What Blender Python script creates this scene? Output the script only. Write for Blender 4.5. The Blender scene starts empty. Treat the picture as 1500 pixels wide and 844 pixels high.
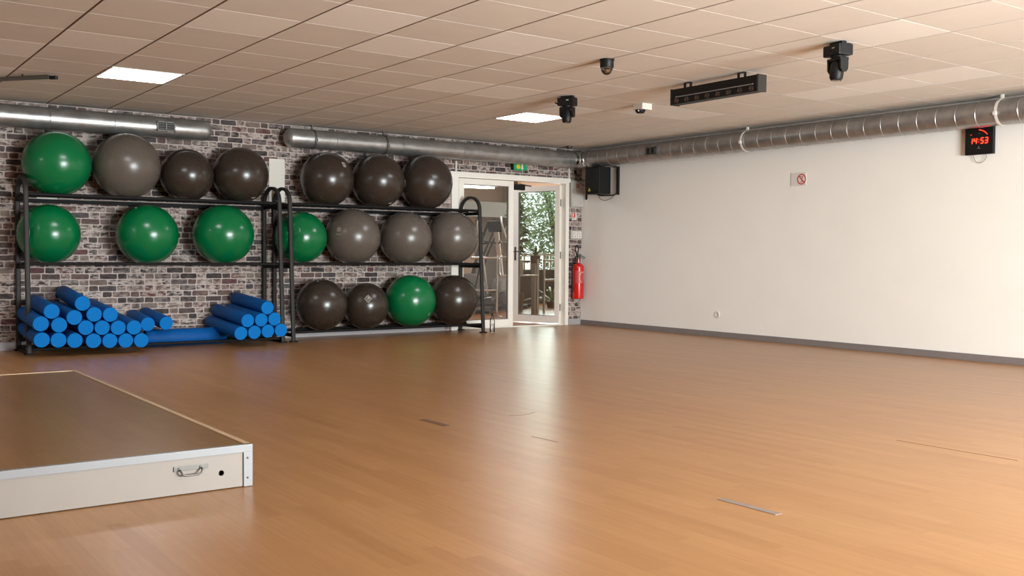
import bpy, bmesh, math, random
from mathutils import Vector, Matrix, Quaternion

sc = bpy.context.scene
col = sc.collection
PI = math.pi

# ------------------------------------------------------------------ camera, world, lights, exposure
CAM_H = 0.9989
YAW, PITCH, ROLL, FPX = 0.62638, 0.03308, 0.00645, 1461.78
cy, sy, cp, sp = math.cos(YAW), math.sin(YAW), math.cos(PITCH), math.sin(PITCH)
fwd = Vector((sy*cp, cy*cp, -sp)); r0 = Vector((cy, -sy, 0)); up0 = r0.cross(fwd)
right = math.cos(ROLL)*r0 + math.sin(ROLL)*up0
up = -math.sin(ROLL)*r0 + math.cos(ROLL)*up0
cam_data = bpy.data.cameras.new('camera'); cam = bpy.data.objects.new('camera', cam_data); col.objects.link(cam)
cam_data.sensor_width = 36; cam_data.lens = 36*FPX/1500; cam_data.clip_start = 0.05; cam_data.clip_end = 200
mw = Matrix(((right.x, up.x, -fwd.x, 0), (right.y, up.y, -fwd.y, 0), (right.z, up.z, -fwd.z, CAM_H), (0, 0, 0, 1)))
cam.matrix_world = mw
sc.camera = cam

XW, YB, H = 9.30, 11.147, 2.516          # white wall, brick wall, ceiling
XL, YK = -2.6, -2.5                       # left wall, wall behind the camera

EXPOSURE = 0.10
SKY = 3.6
WINDOW_W = 1640.0
PANEL_E = 20.0
vs = sc.view_settings
vs.view_transform = 'Standard'; vs.look = 'None'; vs.exposure = EXPOSURE; vs.gamma = 1.0; vs.use_curve_mapping = False
sc.cycles.use_denoising = True
sc.cycles.max_bounces = 8; sc.cycles.diffuse_bounces = 5; sc.cycles.glossy_bounces = 4
sc.cycles.transparent_max_bounces = 12; sc.cycles.caustics_reflective = False; sc.cycles.caustics_refractive = False
sc.cycles.sample_clamp_indirect = 6.0

w = bpy.data.worlds.new('sky'); sc.world = w; w.use_nodes = True
wn = w.node_tree; wn.nodes.clear()
wo = wn.nodes.new('ShaderNodeOutputWorld'); wb = wn.nodes.new('ShaderNodeBackground')
wb.inputs[0].default_value = (0.93, 0.97, 1.0, 1); wb.inputs[1].default_value = SKY
wn.links.new(wb.outputs[0], wo.inputs[0])

def area(name, loc, rot, sx, sz, power, color):
    l = bpy.data.lights.new(name, 'AREA'); l.shape = 'RECTANGLE'; l.size = sx; l.size_y = sz
    l.energy = power; l.color = color
    o = bpy.data.objects.new(name, l); col.objects.link(o); o.location = loc; o.rotation_euler = rot
    return o
# daylight in the window of the wall behind the camera
WX0, WX1, WZ0, WZ1 = 3.0, 6.8, 0.06, 2.2
area('window_daylight', ((WX0+WX1)/2, YK-0.35, (WZ0+WZ1)/2), (math.radians(90), 0, 0), WX1-WX0, WZ1-WZ0, WINDOW_W, (0.93, 0.97, 1.0))

# ------------------------------------------------------------------ materials
def lin(c):
    return tuple(((v/255)/12.92 if v/255 <= 0.04045 else ((v/255+0.055)/1.055)**2.4) for v in c)
MATS = {}
def mat(name, rgb, rough=0.5, metal=0.0, emit=0.0, ior=None, noise=0.0, nscale=6.0, bump=0.0, bscale=60.0, coat=0.0, spec=None):
    if name in MATS: return MATS[name]
    m = bpy.data.materials.new(name); m.use_nodes = True
    nt = m.node_tree; b = nt.nodes['Principled BSDF']
    c = (*lin(rgb), 1)
    b.inputs['Base Color'].default_value = c
    b.inputs['Roughness'].default_value = rough; b.inputs['Metallic'].default_value = metal
    if spec is not None: b.inputs['Specular IOR Level'].default_value = spec
    if coat: b.inputs['Coat Weight'].default_value = coat; b.inputs['Coat Roughness'].default_value = 0.15
    if emit: b.inputs['Emission Color'].default_value = c; b.inputs['Emission Strength'].default_value = emit
    if noise or bump:
        tc = nt.nodes.new('ShaderNodeTexCoord')
    if noise:
        n = nt.nodes.new('ShaderNodeTexNoise'); n.inputs['Scale'].default_value = nscale; n.inputs['Detail'].default_value = 5
        nt.links.new(tc.outputs['Object'], n.inputs['Vector'])
        mr = nt.nodes.new('ShaderNodeMapRange'); mr.inputs[1].default_value = 0.3; mr.inputs[2].default_value = 0.7
        mr.inputs[3].default_value = 1-noise; mr.inputs[4].default_value = 1+noise
        nt.links.new(n.outputs['Fac'], mr.inputs[0])
        mx = nt.nodes.new('ShaderNodeMix'); mx.data_type = 'RGBA'; mx.blend_type = 'MULTIPLY'; mx.inputs[0].default_value = 1
        mx.inputs[6].default_value = c
        nt.links.new(mr.outputs[0], mx.inputs[7]); nt.links.new(mx.outputs[2], b.inputs['Base Color'])
    if bump:
        n2 = nt.nodes.new('ShaderNodeTexNoise'); n2.inputs['Scale'].default_value = bscale
        nt.links.new(tc.outputs['Object'], n2.inputs['Vector'])
        bp = nt.nodes.new('ShaderNodeBump'); bp.inputs['Strength'].default_value = bump; bp.inputs['Distance'].default_value = 0.01
        nt.links.new(n2.outputs['Fac'], bp.inputs['Height']); nt.links.new(bp.outputs[0], b.inputs['Normal'])
    MATS[name] = m
    return m

class G:
    """tiny node-graph helper"""
    def __init__(s, m): s.nt = m.node_tree
    def math(s, op, a, b=None, c=None):
        n = s.nt.nodes.new('ShaderNodeMath'); n.operation = op
        for i, v in enumerate((a, b, c)):
            if v is None: continue
            if isinstance(v, (int, float)): n.inputs[i].default_value = v
            else: s.nt.links.new(v, n.inputs[i])
        return n.outputs[0]
    def node(s, t): return s.nt.nodes.new(t)
    def link(s, a, b): s.nt.links.new(a, b)
    def comb(s, x, y, z=0.0):
        n = s.node('ShaderNodeCombineXYZ')
        for i, v in enumerate((x, y, z)):
            if isinstance(v, (int, float)): n.inputs[i].default_value = v
            else: s.link(v, n.inputs[i])
        return n.outputs[0]
    def noise(s, vec, scale, detail=3, rough=0.5):
        n = s.node('ShaderNodeTexNoise'); n.inputs['Scale'].default_value = scale; n.inputs['Detail'].default_value = detail
        n.inputs['Roughness'].default_value = rough
        s.link(vec, n.inputs['Vector']); return n.outputs['Fac']
    def white(s, vec):
        n = s.node('ShaderNodeTexWhiteNoise'); n.noise_dimensions = '3D'; s.link(vec, n.inputs['Vector']); return n.outputs['Value']
    def ramp(s, fac, stops, interp='LINEAR'):
        n = s.node('ShaderNodeValToRGB'); n.color_ramp.interpolation = interp
        e = n.color_ramp.elements
        while len(e) > 1: e.remove(e[-1])
        e[0].position = stops[0][0]; e[0].color = (*lin(stops[0][1]), 1)
        for p, c in stops[1:]:
            k = e.new(p); k.color = (*lin(c), 1)
        s.link(fac, n.inputs[0]); return n.outputs[0]
    def mix(s, fac, a, b, mode='MIX'):
        n = s.node('ShaderNodeMix'); n.data_type = 'RGBA'; n.blend_type = mode
        for i, v in ((0, fac), (6, a), (7, b)):
            if isinstance(v, (int, float)): n.inputs[i].default_value = v
            elif isinstance(v, tuple): n.inputs[i].default_value = (*v, 1)
            else: s.link(v, n.inputs[i])
        return n.outputs[2]
    def maprange(s, v, a, b, c, d):
        n = s.node('ShaderNodeMapRange')
        for i, x in enumerate((a, b, c, d)): n.inputs[i+1].default_value = x
        s.link(v, n.inputs[0]); return n.outputs[0]

def brick_material():
    m = bpy.data.materials.new('brick_wallpaper'); m.use_nodes = True
    g = G(m); b = m.node_tree.nodes['Principled BSDF']
    geo = g.node('ShaderNodeNewGeometry'); sep = g.node('ShaderNodeSeparateXYZ'); g.link(geo.outputs['Position'], sep.inputs[0])
    wob = g.noise(geo.outputs['Position'], 14, 3); wob2 = g.noise(g.comb(sep.outputs[2], sep.outputs[0], 5.0), 14, 3)
    x = g.math('ADD', sep.outputs[0], g.math('MULTIPLY', g.math('SUBTRACT', wob, 0.5), 0.022))
    z = g.math('ADD', sep.outputs[2], g.math('MULTIPLY', g.math('SUBTRACT', wob2, 0.5), 0.016))
    RH, PER = 0.0645, 0.285
    v = g.math('DIVIDE', z, RH); row = g.math('FLOOR', v); fv = g.math('SUBTRACT', v, row)
    rr = g.white(g.comb(row, 3.0, 1.0))
    off = g.math('ADD', g.math('MULTIPLY', row, 0.5), g.math('MULTIPLY', rr, 0.35))
    uu = g.math('ADD', g.math('DIVIDE', x, PER), off); cell = g.math('FLOOR', uu); fu = g.math('SUBTRACT', uu, cell)
    SPLIT = 0.655
    short = g.math('GREATER_THAN', fu, SPLIT)
    # distance to the brick's ends in metres
    dl = g.math('MULTIPLY', g.math('MINIMUM', fu, g.math('ABSOLUTE', g.math('SUBTRACT', SPLIT, fu))), PER)
    ds = g.math('MULTIPLY', g.math('MINIMUM', g.math('ABSOLUTE', g.math('SUBTRACT', fu, SPLIT)), g.math('SUBTRACT', 1.0, fu)), PER)
    du = g.math('ADD', g.math('MULTIPLY', short, ds), g.math('MULTIPLY', g.math('SUBTRACT', 1.0, short), dl))
    dv = g.math('MULTIPLY', g.math('MINIMUM', fv, g.math('SUBTRACT', 1.0, fv)), RH)
    # rounded corners
    R = 0.012
    a = g.math('MAXIMUM', g.math('SUBTRACT', R, g.math('SUBTRACT', du, 0.0045)), 0.0)
    c = g.math('MAXIMUM', g.math('SUBTRACT', R, g.math('SUBTRACT', dv, 0.0045)), 0.0)
    q = g.math('SUBTRACT', R, g.math('SQRT', g.math('ADD', g.math('MULTIPLY', a, a), g.math('MULTIPLY', c, c))))
    face = g.maprange(q, -0.0015, 0.0025, 0.0, 1.0)
    idv = g.comb(g.math('ADD', cell, g.math('MULTIPLY', short, 0.37)), row, 7.0)
    rnd = g.white(idv); rnd2 = g.white(g.comb(row, g.math('ADD', cell, g.math('MULTIPLY', short, 0.61)), 2.0))
    base = g.ramp(rnd, [(0, (56, 48, 49)), (0.18, (80, 68, 66)), (0.34, (100, 78, 73)), (0.5, (118, 101, 94)), (0.64, (98, 60, 62)), (0.74, (74, 68, 71)), (0.86, (132, 117, 109)), (0.94, (54, 46, 48))], 'CONSTANT')
    grime = g.noise(geo.outputs['Position'], 45, 5, 0.7)
    base = g.mix(g.maprange(grime, 0.35, 0.7, 0.0, 0.5), base, lin((58, 48, 48)))
    blot = g.noise(g.comb(g.math('MULTIPLY', sep.outputs[0], 1.0), g.math('MULTIPLY', sep.outputs[2], 2.2), rnd), 16, 5, 0.65)
    wash = g.math('MULTIPLY', g.maprange(blot, 0.42, 0.58, 0.0, 1.0), g.maprange(rnd2, 0.25, 0.75, 0.08, 0.92))
    base = g.mix(wash, base, lin((192, 177, 169)))
    mort = g.mix(g.maprange(grime, 0.3, 0.7, 0.0, 0.6), lin((202, 188, 181)), lin((164, 149, 142)))
    colr = g.mix(face, mort, base)
    g.link(colr, b.inputs['Base Color']); b.inputs['Roughness'].default_value = 0.75; b.inputs['Specular IOR Level'].default_value = 0.25
    return m

def floor_material(name='wood_floor', tint=(1.0, 1.0, 1.0), rough=0.30, grainy=0.35):
    m = bpy.data.materials.new(name); m.use_nodes = True
    g = G(m); b = m.node_tree.nodes['Principled BSDF']
    geo = g.node('ShaderNodeNewGeometry'); sep = g.node('ShaderNodeSeparateXYZ'); g.link(geo.outputs['Position'], sep.inputs[0])
    X, Y = sep.outputs[0], sep.outputs[1]
    SW = 0.066
    u = g.math('DIVIDE', X, SW); strip = g.math('FLOOR', u); fu = g.math('SUBTRACT', u, strip)
    rs = g.white(g.comb(strip, 0.0, 3.0))
    v = g.math('ADD', g.math('DIVIDE', Y, 0.9), g.math('MULTIPLY', rs, 7.0)); pl = g.math('FLOOR', v)
    rnd = g.white(g.comb(strip, pl, 1.0))
    grain = g.noise(g.comb(g.math('MULTIPLY', X, 60.0), g.math('MULTIPLY', Y, 3.0), g.math('MULTIPLY', rnd, 9.0)), 1.0, 6, 0.6)
    c = g.ramp(rnd, [(0, (167, 121, 77)), (0.4, (172, 127, 82)), (0.7, (177, 131, 86)), (1, (163, 117, 73))])
    c = g.mix(g.maprange(grain, 0.35, 0.75, 0.0, grainy), c, lin((146, 100, 60)))
    big = g.noise(g.comb(g.math('MULTIPLY', X, 1.5), g.math('MULTIPLY', Y, 0.5), 0.0), 1.0, 3)
    c = g.mix(g.maprange(big, 0.35, 0.65, 0.0, 0.18), c, lin((158, 111, 70)))
    c = g.mix(1.0, c, tint, 'MULTIPLY')
    # sheet seams every 1.9 m along Y
    g.link(c, b.inputs['Base Color'])
    ro = g.maprange(grain, 0.2, 0.8, rough-0.01, rough+0.03); g.link(ro, b.inputs['Roughness'])
    b.inputs['Specular IOR Level'].default_value = 0.32
    bw = g.noise(g.comb(X, Y, 0.0), 5.0, 2)
    bn = g.node('ShaderNodeBump'); bn.inputs['Strength'].default_value = 0.15; bn.inputs['Distance'].default_value = 0.01
    g.link(bw, bn.inputs['Height']); g.link(bn.outputs[0], b.inputs['Normal'])
    return m

def duct_material():
    m = bpy.data.materials.new('galvanised_duct'); m.use_nodes = True
    g = G(m); b = m.node_tree.nodes['Principled BSDF']
    geo = g.node('ShaderNodeNewGeometry')
    n = g.noise(geo.outputs['Position'], 9, 5, 0.6)
    c = g.mix(g.maprange(n, 0.3, 0.7, 0, 1), lin((152, 151, 150)), lin((180, 178, 176)))
    g.link(c, b.inputs['Base Color']); b.inputs['Metallic'].default_value = 0.8
    g.link(g.maprange(n, 0.3, 0.7, 0.32, 0.42), b.inputs['Roughness'])
    return m

def glass_material(name, tint=(1, 1, 1), strength=1.0):
    m = bpy.data.materials.new(name); m.use_nodes = True
    nt = m.node_tree; nt.nodes.clear(); g = G(m)
    out = g.node('ShaderNodeOutputMaterial'); tr = g.node('ShaderNodeBsdfTransparent'); tr.inputs[0].default_value = (*tint, 1)
    gl = g.node('ShaderNodeBsdfGlossy'); gl.inputs['Roughness'].default_value = 0.03
    fr = g.node('ShaderNodeFresnel'); fr.inputs[0].default_value = 1.5
    mx = g.node('ShaderNodeMixShader'); g.link(g.math('MULTIPLY', fr.outputs[0], strength), mx.inputs[0])
    g.link(tr.outputs[0], mx.inputs[1]); g.link(gl.outputs[0], mx.inputs[2]); g.link(mx.outputs[0], out.inputs[0])
    return m

def ball_material(name, rgb, rough):
    m = bpy.data.materials.new(name); m.use_nodes = True
    g = G(m); b = m.node_tree.nodes['Principled BSDF']
    tc = g.node('ShaderNodeTexCoord')
    n = g.noise(tc.outputs['Object'], 5, 5, 0.6)
    c0 = lin(rgb); c1 = tuple(v*0.95+0.003 for v in c0)
    g.link(g.mix(g.maprange(n, 0.4, 0.75, 0, 1), c0, c1), b.inputs['Base Color'])
    g.link(g.maprange(n, 0.3, 0.7, rough-0.03, rough+0.05), b.inputs['Roughness'])
    b.inputs['Specular IOR Level'].default_value = 0.5
    return m

M_brick = brick_material(); M_floor = floor_material()
M_stage = floor_material('stage_wood', (0.60, 0.58, 0.46), 0.28, 0.06)
M_duct = duct_material()
M_glass = glass_material('clear_glass', (0.93, 0.95, 0.94))
M_leafglass = glass_material('tinted_door_glass', (0.70, 0.75, 0.72), 1.4)
M_wall = mat('white_wall_paint', (246, 243, 237), 0.6, noise=0.012, nscale=2.5, bump=0.03, bscale=25, spec=0.3)
M_plain = mat('plain_wall_paint', (196, 182, 170), 0.7)
M_tile = mat('ceiling_tile', (228, 222, 214), 0.9, noise=0.02, nscale=3, bump=0.12, bscale=220, spec=0.1)
M_tile2 = mat('newer_ceiling_tile', (243, 240, 235), 0.9, bump=0.12, bscale=220, spec=0.1)
M_groove = mat('ceiling_grid', (110, 86, 70), 0.7)
M_light = mat('light_diffuser', (250, 251, 255), 0.5, emit=PANEL_E)
M_white = mat('white_frame', (240, 235, 226), 0.4, noise=0.02)
M_whitebox = mat('white_plastic', (222, 216, 208), 0.45, noise=0.01)
M_base = mat('grey_baseboard', (128, 120, 118), 0.5, noise=0.04)
M_base2 = mat('light_grey_baseboard', (168, 163, 166), 0.45, noise=0.03)
M_black = mat('black_paint', (17, 16, 16), 0.5, spec=0.3, noise=0.08, bump=0.02)
M_rack = mat('rack_powder_coat', (44, 41, 39), 0.55, spec=0.25, noise=0.05)
M_rackdark = mat('rack_rail_black', (14, 13, 13), 0.6, spec=0.15, noise=0.05)
M_green = ball_material('green_vinyl', (0, 102, 56), 0.22)
M_grey = ball_material('grey_vinyl', (90, 82, 75), 0.27)
M_dark = ball_material('charcoal_vinyl', (52, 43, 37), 0.25)
M_blue = mat('blue_foam', (0, 82, 152), 0.6, spec=0.2, noise=0.05, nscale=12, bump=0.05, bscale=200)
M_bluelit = mat('blue_foam_lit_end', (0, 108, 184), 0.75, spec=0.15, noise=0.08, nscale=60)  # brighter than the sides: window light on the roller ends put into the colour
M_alu = mat('aluminium_profile', (136, 136, 138), 0.45, metal=0.1, noise=0.02)
M_panel = mat('stage_white_panel', (140, 130, 122), 0.5, noise=0.015)
M_trim = mat('pale_stage_trim', (205, 176, 138), 0.35, noise=0.03)
M_chrome = mat('chrome', (205, 203, 200), 0.15, metal=1.0)
M_steel = mat('brushed_steel', (96, 92, 88), 0.42, metal=0.55)
M_red = mat('extinguisher_red', (205, 22, 16), 0.25, coat=0.4)
M_red2 = mat('sign_red', (196, 30, 34), 0.5)
M_led = mat('red_led', (255, 40, 22), 0.4, emit=6.0)
M_leddim = mat('dim_red_led', (150, 12, 12), 0.4, emit=0.6)
M_yellow = mat('warning_yellow', (216, 190, 40), 0.5)
M_cab = mat('cabinet_grey', (186, 182, 176), 0.5, noise=0.01)
M_print = mat('grey_print', (120, 116, 114), 0.6)
M_dkgrey = mat('dark_grey_counter', (56, 53, 54), 0.6, noise=0.05)
M_tan = mat('tan_wall', (190, 170, 150), 0.7, noise=0.02)
M_mirror = mat('grey_mirror_wall', (120, 116, 112), 0.4)
M_bulk = mat('pale_blue_bulkhead', (176, 194, 198), 0.6)
M_foil = mat('leaf_green', (116, 142, 88), 0.5, noise=0.3, nscale=3)
M_foil2 = mat('dark_leaf_green', (84, 112, 68), 0.5, noise=0.3, nscale=3)
M_bark = mat('bark', (92, 74, 58), 0.8, noise=0.2)
M_lobby = floor_material('lobby_floor', (1.0, 0.82, 0.76), 0.3)
M_signblue = mat('sign_blue', (16, 92, 176), 0.5)
M_signgreen = mat('sign_green', (20, 140, 90), 0.5, emit=0.25)
M_tape = mat('grey_floor_tape', (140, 124, 116), 0.5, noise=0.12, nscale=20)
M_tapedark = mat('worn_floor_tape', (104, 74, 48), 0.5, noise=0.15, nscale=20)
M_gouge = mat('dark_floor_gouge', (108, 76, 48), 0.6)
M_bottle = glass_material('clear_plastic', (0.95, 0.94, 0.93), 1.3)
M_tan2 = mat('earth_pot', (120, 96, 80), 0.7)
M_ground = mat('outdoor_paving', (168, 160, 150), 0.8, noise=0.1)

# ------------------------------------------------------------------ geometry helpers
class MB:
    def __init__(s): s.bm = bmesh.new(); s.smooth = []
    def _mi(s, f0, mi, smooth):
        s.bm.faces.ensure_lookup_table()
        for f in s.bm.faces[f0:]:
            f.material_index = mi; f.smooth = smooth
    def box(s, c, size, bevel=0.0, rot=None, mi=0, seg=2):
        f0 = len(s.bm.faces)
        v = bmesh.ops.create_cube(s.bm, size=1.0)['verts']
        for q in v: q.co = Vector((q.co.x*size[0], q.co.y*size[1], q.co.z*size[2]))
        if bevel:
            es = list({e for q in v for e in q.link_edges})
            r = bmesh.ops.bevel(s.bm, geom=es, offset=bevel, segments=seg, affect='EDGES', profile=0.7)
            v = list({q for f in r['faces'] for q in f.verts} | {q for q in v if q.is_valid})
        M = rot.to_matrix() if isinstance(rot, Quaternion) else rot
        for q in v:
            if M is not None: q.co = M @ q.co
            q.co += Vector(c)
        s._mi(f0, mi, False); return s
    def bb(s, x0, x1, y0, y1, z0, z1, bevel=0.0, mi=0):
        return s.box(((x0+x1)/2, (y0+y1)/2, (z0+z1)/2), (x1-x0, y1-y0, z1-z0), bevel, mi=mi)
    def sweep(s, path, prof, side=None, closed=False, caps=True, smooth=True, mi=0):
        """prof: 2D points (a along side, b along normal); side: fixed vector or None"""
        f0 = len(s.bm.faces)
        P = [Vector(p) for p in path]; n = len(P); rings = []
        prev = None
        for i in range(n):
            if closed: t = (P[(i+1) % n]-P[i-1]).normalized()
            elif i == 0: t = (P[1]-P[0]).normalized()
            elif i == n-1: t = (P[-1]-P[-2]).normalized()
            else: t = ((P[i+1]-P[i]).normalized()+(P[i]-P[i-1]).normalized()).normalized()
            if side is not None: a = Vector(side)
            elif prev is not None: a = prev
            else: a = Vector((0, 0, 1)) if abs(t.z) < 0.9 else Vector((1, 0, 0))
            a = (a-a.dot(t)*t).normalized(); b = t.cross(a); prev = a
            k = 1.0
            if 0 < i < n-1 or closed:
                t1 = (P[i]-P[i-1]).normalized(); k = 1/max(0.5, abs(t.dot(t1)))
            rings.append([s.bm.verts.new(P[i]+a*x+b*y*(k if side is not None else 1)) for x, y in prof])
        m = len(prof)
        for i in range(n if closed else n-1):
            A, B = rings[i], rings[(i+1) % n]
            for j in range(m):
                s.bm.faces.new((A[j], A[(j+1) % m], B[(j+1) % m], B[j]))
        if caps and not closed:
            s.bm.faces.new(list(reversed(rings[0]))); s.bm.faces.new(rings[-1])
        s._mi(f0, mi, smooth); return s
    def tube(s, path, r, seg=12, **k):
        return s.sweep(path, [(r*math.cos(2*PI*i/seg), r*math.sin(2*PI*i/seg)) for i in range(seg)], **k)
    def lathe(s, prof, c=(0, 0, 0), axis=(0, 0, 1), seg=32, smooth=True, mi=0, caps=True):
        """prof: (radius, height)"""
        f0 = len(s.bm.faces)
        z = Vector(axis).normalized(); a = z.orthogonal().normalized(); b = z.cross(a); c = Vector(c)
        rings = []
        for r, h in prof:
            if r < 1e-6: rings.append([s.bm.verts.new(c+z*h)])
            else: rings.append([s.bm.verts.new(c+z*h+(a*math.cos(2*PI*i/seg)+b*math.sin(2*PI*i/seg))*r) for i in range(seg)])
        for A, B in zip(rings, rings[1:]):
            for i in range(seg):
                j = (i+1) % seg
                if len(A) == 1 and len(B) == 1: continue
                if len(A) == 1: s.bm.faces.new((A[0], B[i], B[j]))
                elif len(B) == 1: s.bm.faces.new((A[i], B[0], A[j]))
                else: s.bm.faces.new((A[i], B[i], B[j], A[j]))
        if caps:
            if len(rings[0]) > 1: s.bm.faces.new(list(rings[0]))
            if len(rings[-1]) > 1: s.bm.faces.new(list(reversed(rings[-1])))
        s._mi(f0, mi, smooth); return s
    def cyl(s, p0, p1, r, seg=24, r1=None, smooth=True, mi=0):
        p0, p1 = Vector(p0), Vector(p1); L = (p1-p0).length
        return s.lathe([(r, 0), (r if r1 is None else r1, L)], p0, p1-p0, seg, smooth, mi)
    def prism(s, pts, origin, ex, ey, depth, mi=0, smooth=False):
        """polygon pts in plane (ex, ey) at origin, extruded by vector depth"""
        f0 = len(s.bm.faces); o, ex, ey, d = Vector(origin), Vector(ex), Vector(ey), Vector(depth)
        A = [s.bm.verts.new(o+ex*x+ey*y) for x, y in pts]; B = [s.bm.verts.new(v.co+d) for v in A]
        n = len(pts)
        s.bm.faces.new(A); s.bm.faces.new(list(reversed(B)))
        for i in range(n): s.bm.faces.new((A[i], B[i], B[(i+1) % n], A[(i+1) % n]))
        s._mi(f0, mi, smooth); return s
    def quad(s, a, b, c, d, mi=0):
        f0 = len(s.bm.faces)
        s.bm.faces.new([s.bm.verts.new(Vector(p)) for p in (a, b, c, d)]); s._mi(f0, mi, False); return s
    def build(s, name, mats, parent=None, origin=None):
        bmesh.ops.recalc_face_normals(s.bm, faces=s.bm.faces[:])
        if not isinstance(mats, (list, tuple)): mats = [mats]
        if parent is not None: off = world_loc(parent)
        elif origin is not None: off = Vector(origin)
        else:
            xs = [v.co for v in s.bm.verts]
            off = Vector(((min(v.x for v in xs)+max(v.x for v in xs))/2, (min(v.y for v in xs)+max(v.y for v in xs))/2, min(v.z for v in xs)))
        own = off.copy()
        if parent is not None:
            xs = [v.co for v in s.bm.verts]
            own = sum((v for v in xs), Vector())/len(xs)
        for v in s.bm.verts: v.co -= own
        me = bpy.data.meshes.new(name); s.bm.to_mesh(me); s.bm.free()
        for m in mats: me.materials.append(m)
        o = bpy.data.objects.new(name, me); col.objects.link(o)
        if parent is not None: o.parent = parent; o.location = own-off
        else: o.location = own
        if any(p.use_smooth for p in me.polygons):
            try: me.set_sharp_from_angle(angle=math.radians(38))
            except Exception: pass
        return o
def world_loc(o):
    v = Vector()
    while o is not None: v += o.location; o = o.parent
    return v
def tag(o, label=None, cat=None, group=None, kind=None):
    if label: o['label'] = label
    if cat: o['category'] = cat
    if group: o['group'] = group
    if kind: o['kind'] = kind
    return o
def thing(name, loc, label, cat, group=None):
    o = bpy.data.objects.new(name, None); col.objects.link(o); o.location = loc; o.empty_display_size = 0.1
    return tag(o, label, cat, group)
def struct(name, mb, mats, label=None, cat=None):
    o = mb.build(name, mats, origin=(0, 0, 0)); o['kind'] = 'structure'
    if label: o['label'] = label
    if cat: o['category'] = cat
    return o
def copy_tree(o, parent=None):
    c = o.copy(); col.objects.link(c); c.parent = parent
    for ch in list(o.children): copy_tree(ch, c)
    return c
def rrect(wx, wy, r, n=4):
    pts = []
    for cx, cy_, a0 in ((wx/2-r, wy/2-r, 0), (-wx/2+r, wy/2-r, 90), (-wx/2+r, -wy/2+r, 180), (wx/2-r, -wy/2+r, 270)):
        for i in range(n+1):
            a = math.radians(a0+90*i/n); pts.append((cx+r*math.cos(a), cy_+r*math.sin(a)))
    return pts
def arc(c, r, a0, a1, n, ex, ey):
    c, ex, ey = Vector(c), Vector(ex), Vector(ey)
    return [c+ex*(r*math.cos(math.radians(a0+(a1-a0)*i/n)))+ey*(r*math.sin(math.radians(a0+(a1-a0)*i/n))) for i in range(n+1)]

# ------------------------------------------------------------------ the room
struct('floor', MB().bb(XL-0.2, XW+0.15, YK-0.15, YB+0.12, -0.12, 0.0), M_floor, 'glossy orange-brown wood strip floor', 'floor')

# ceiling: tiles in a grid, with real grooves
U0, V0, T = 0.9459, 6.150, 0.6
new_tiles = {(2,0),(3,-1),(4,0),(5,-1),(1,2),(0,3),(0,5),(6,2),(7,2),(8,-4),(10,2),(11,2),(11,-1),(11,-2),(11,-3),(9,3),(9,-6)}
panels = {(2,4),(9,4),(9,-8),(-4,4),(-4,-4),(2,-8),(9,-12)}  # two are in view over the racks; the rest are added to brighten the room
c = MB(); c.bb(XL-0.2, XW+0.15, YK-0.15, YB+0.12, H+0.004, H+0.1, mi=2)
i0, i1 = math.floor((XL-U0)/T), math.ceil((XW-U0)/T)
j0, j1 = math.floor((YK-V0)/T), math.ceil((YB-V0)/T)
for i in range(i0, i1):
    for j in range(j0, j1):
        if (i, j) in panels: continue
        gx, gy = 0.0085, 0.003
        x0, x1 = max(XL, U0+i*T+gx), min(XW, U0+(i+1)*T-gx)
        y0, y1 = max(YK, V0+j*T+gy), min(YB, V0+(j+1)*T-gy)
        if x1-x0 < 0.02 or y1-y0 < 0.02: continue
        c.bb(x0, x1, y0, y1, H, H+0.0045, mi=1 if (i, j) in new_tiles else 0)
struct('ceiling', c, [M_tile, M_tile2, M_groove], 'suspended ceiling of square tiles', 'ceiling')

# brick wall with the doorway, white wall, left wall, wall behind the camera with its window
DX0, DX1, DZ = 7.06, 9.045, 2.085
wbk = MB()
wbk.bb(XL-0.2, DX0, YB, YB+0.16, 0, H+0.02); wbk.bb(DX1, XW, YB, YB+0.16, 0, H+0.02); wbk.bb(DX0, DX1, YB, YB+0.16, DZ, H+0.02)
struct('wall_back', wbk, M_brick, 'wall with distressed whitewashed brick pattern', 'wall')
struct('wall_right', MB().bb(XW, XW+0.15, YK-0.15, YB+0.16, 0, H+0.02), M_wall, 'plain white wall', 'wall')
struct('wall_left', MB().bb(XL-0.2, XL, YK-0.15, YB, 0, H+0.02), M_plain)
wf = MB()
for x0, x1 in ((XL, WX0), (WX1, XW)): wf.bb(x0, x1, YK-0.15, YK, 0, H+0.02)
for x0, x1 in ((WX0, WX1),):
    wf.bb(x0, x1, YK-0.15, YK, 0, WZ0); wf.bb(x0, x1, YK-0.15, YK, WZ1, H+0.02)
struct('wall_front', wf, M_plain)
for nw, x0, x1 in ((1, WX0, WX1),):
    wfr = MB()
    for x in (x0+0.03, (x0+x1)/2, x1-0.03): wfr.bb(x-0.03, x+0.03, YK-0.12, YK-0.04, WZ0, WZ1, 0.004)
    for z in (WZ0+0.03, WZ1-0.03): wfr.bb(x0, x1, YK-0.115, YK-0.045, z-0.03, z+0.03, 0.004)
    win = struct('window_%d' % nw, wfr, M_white)
    MB().bb(x0, x1, YK-0.085, YK-0.08, WZ0, WZ1).build('window_pane', M_glass, win)

struct('baseboard_right', MB().bb(XW-0.014, XW, YK, YB, 0, 0.068, 0.003), M_base, 'grey-brown skirting along white wall', 'baseboard')
bb_ = MB().bb(XL, DX0-0.09, YB-0.014, YB, 0, 0.085, 0.003).bb(DX1+0.02, XW-0.014, YB-0.014, YB, 0, 0.085, 0.003)
struct('baseboard_back', bb_, M_base2, 'light grey skirting along brick wall', 'baseboard')

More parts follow.
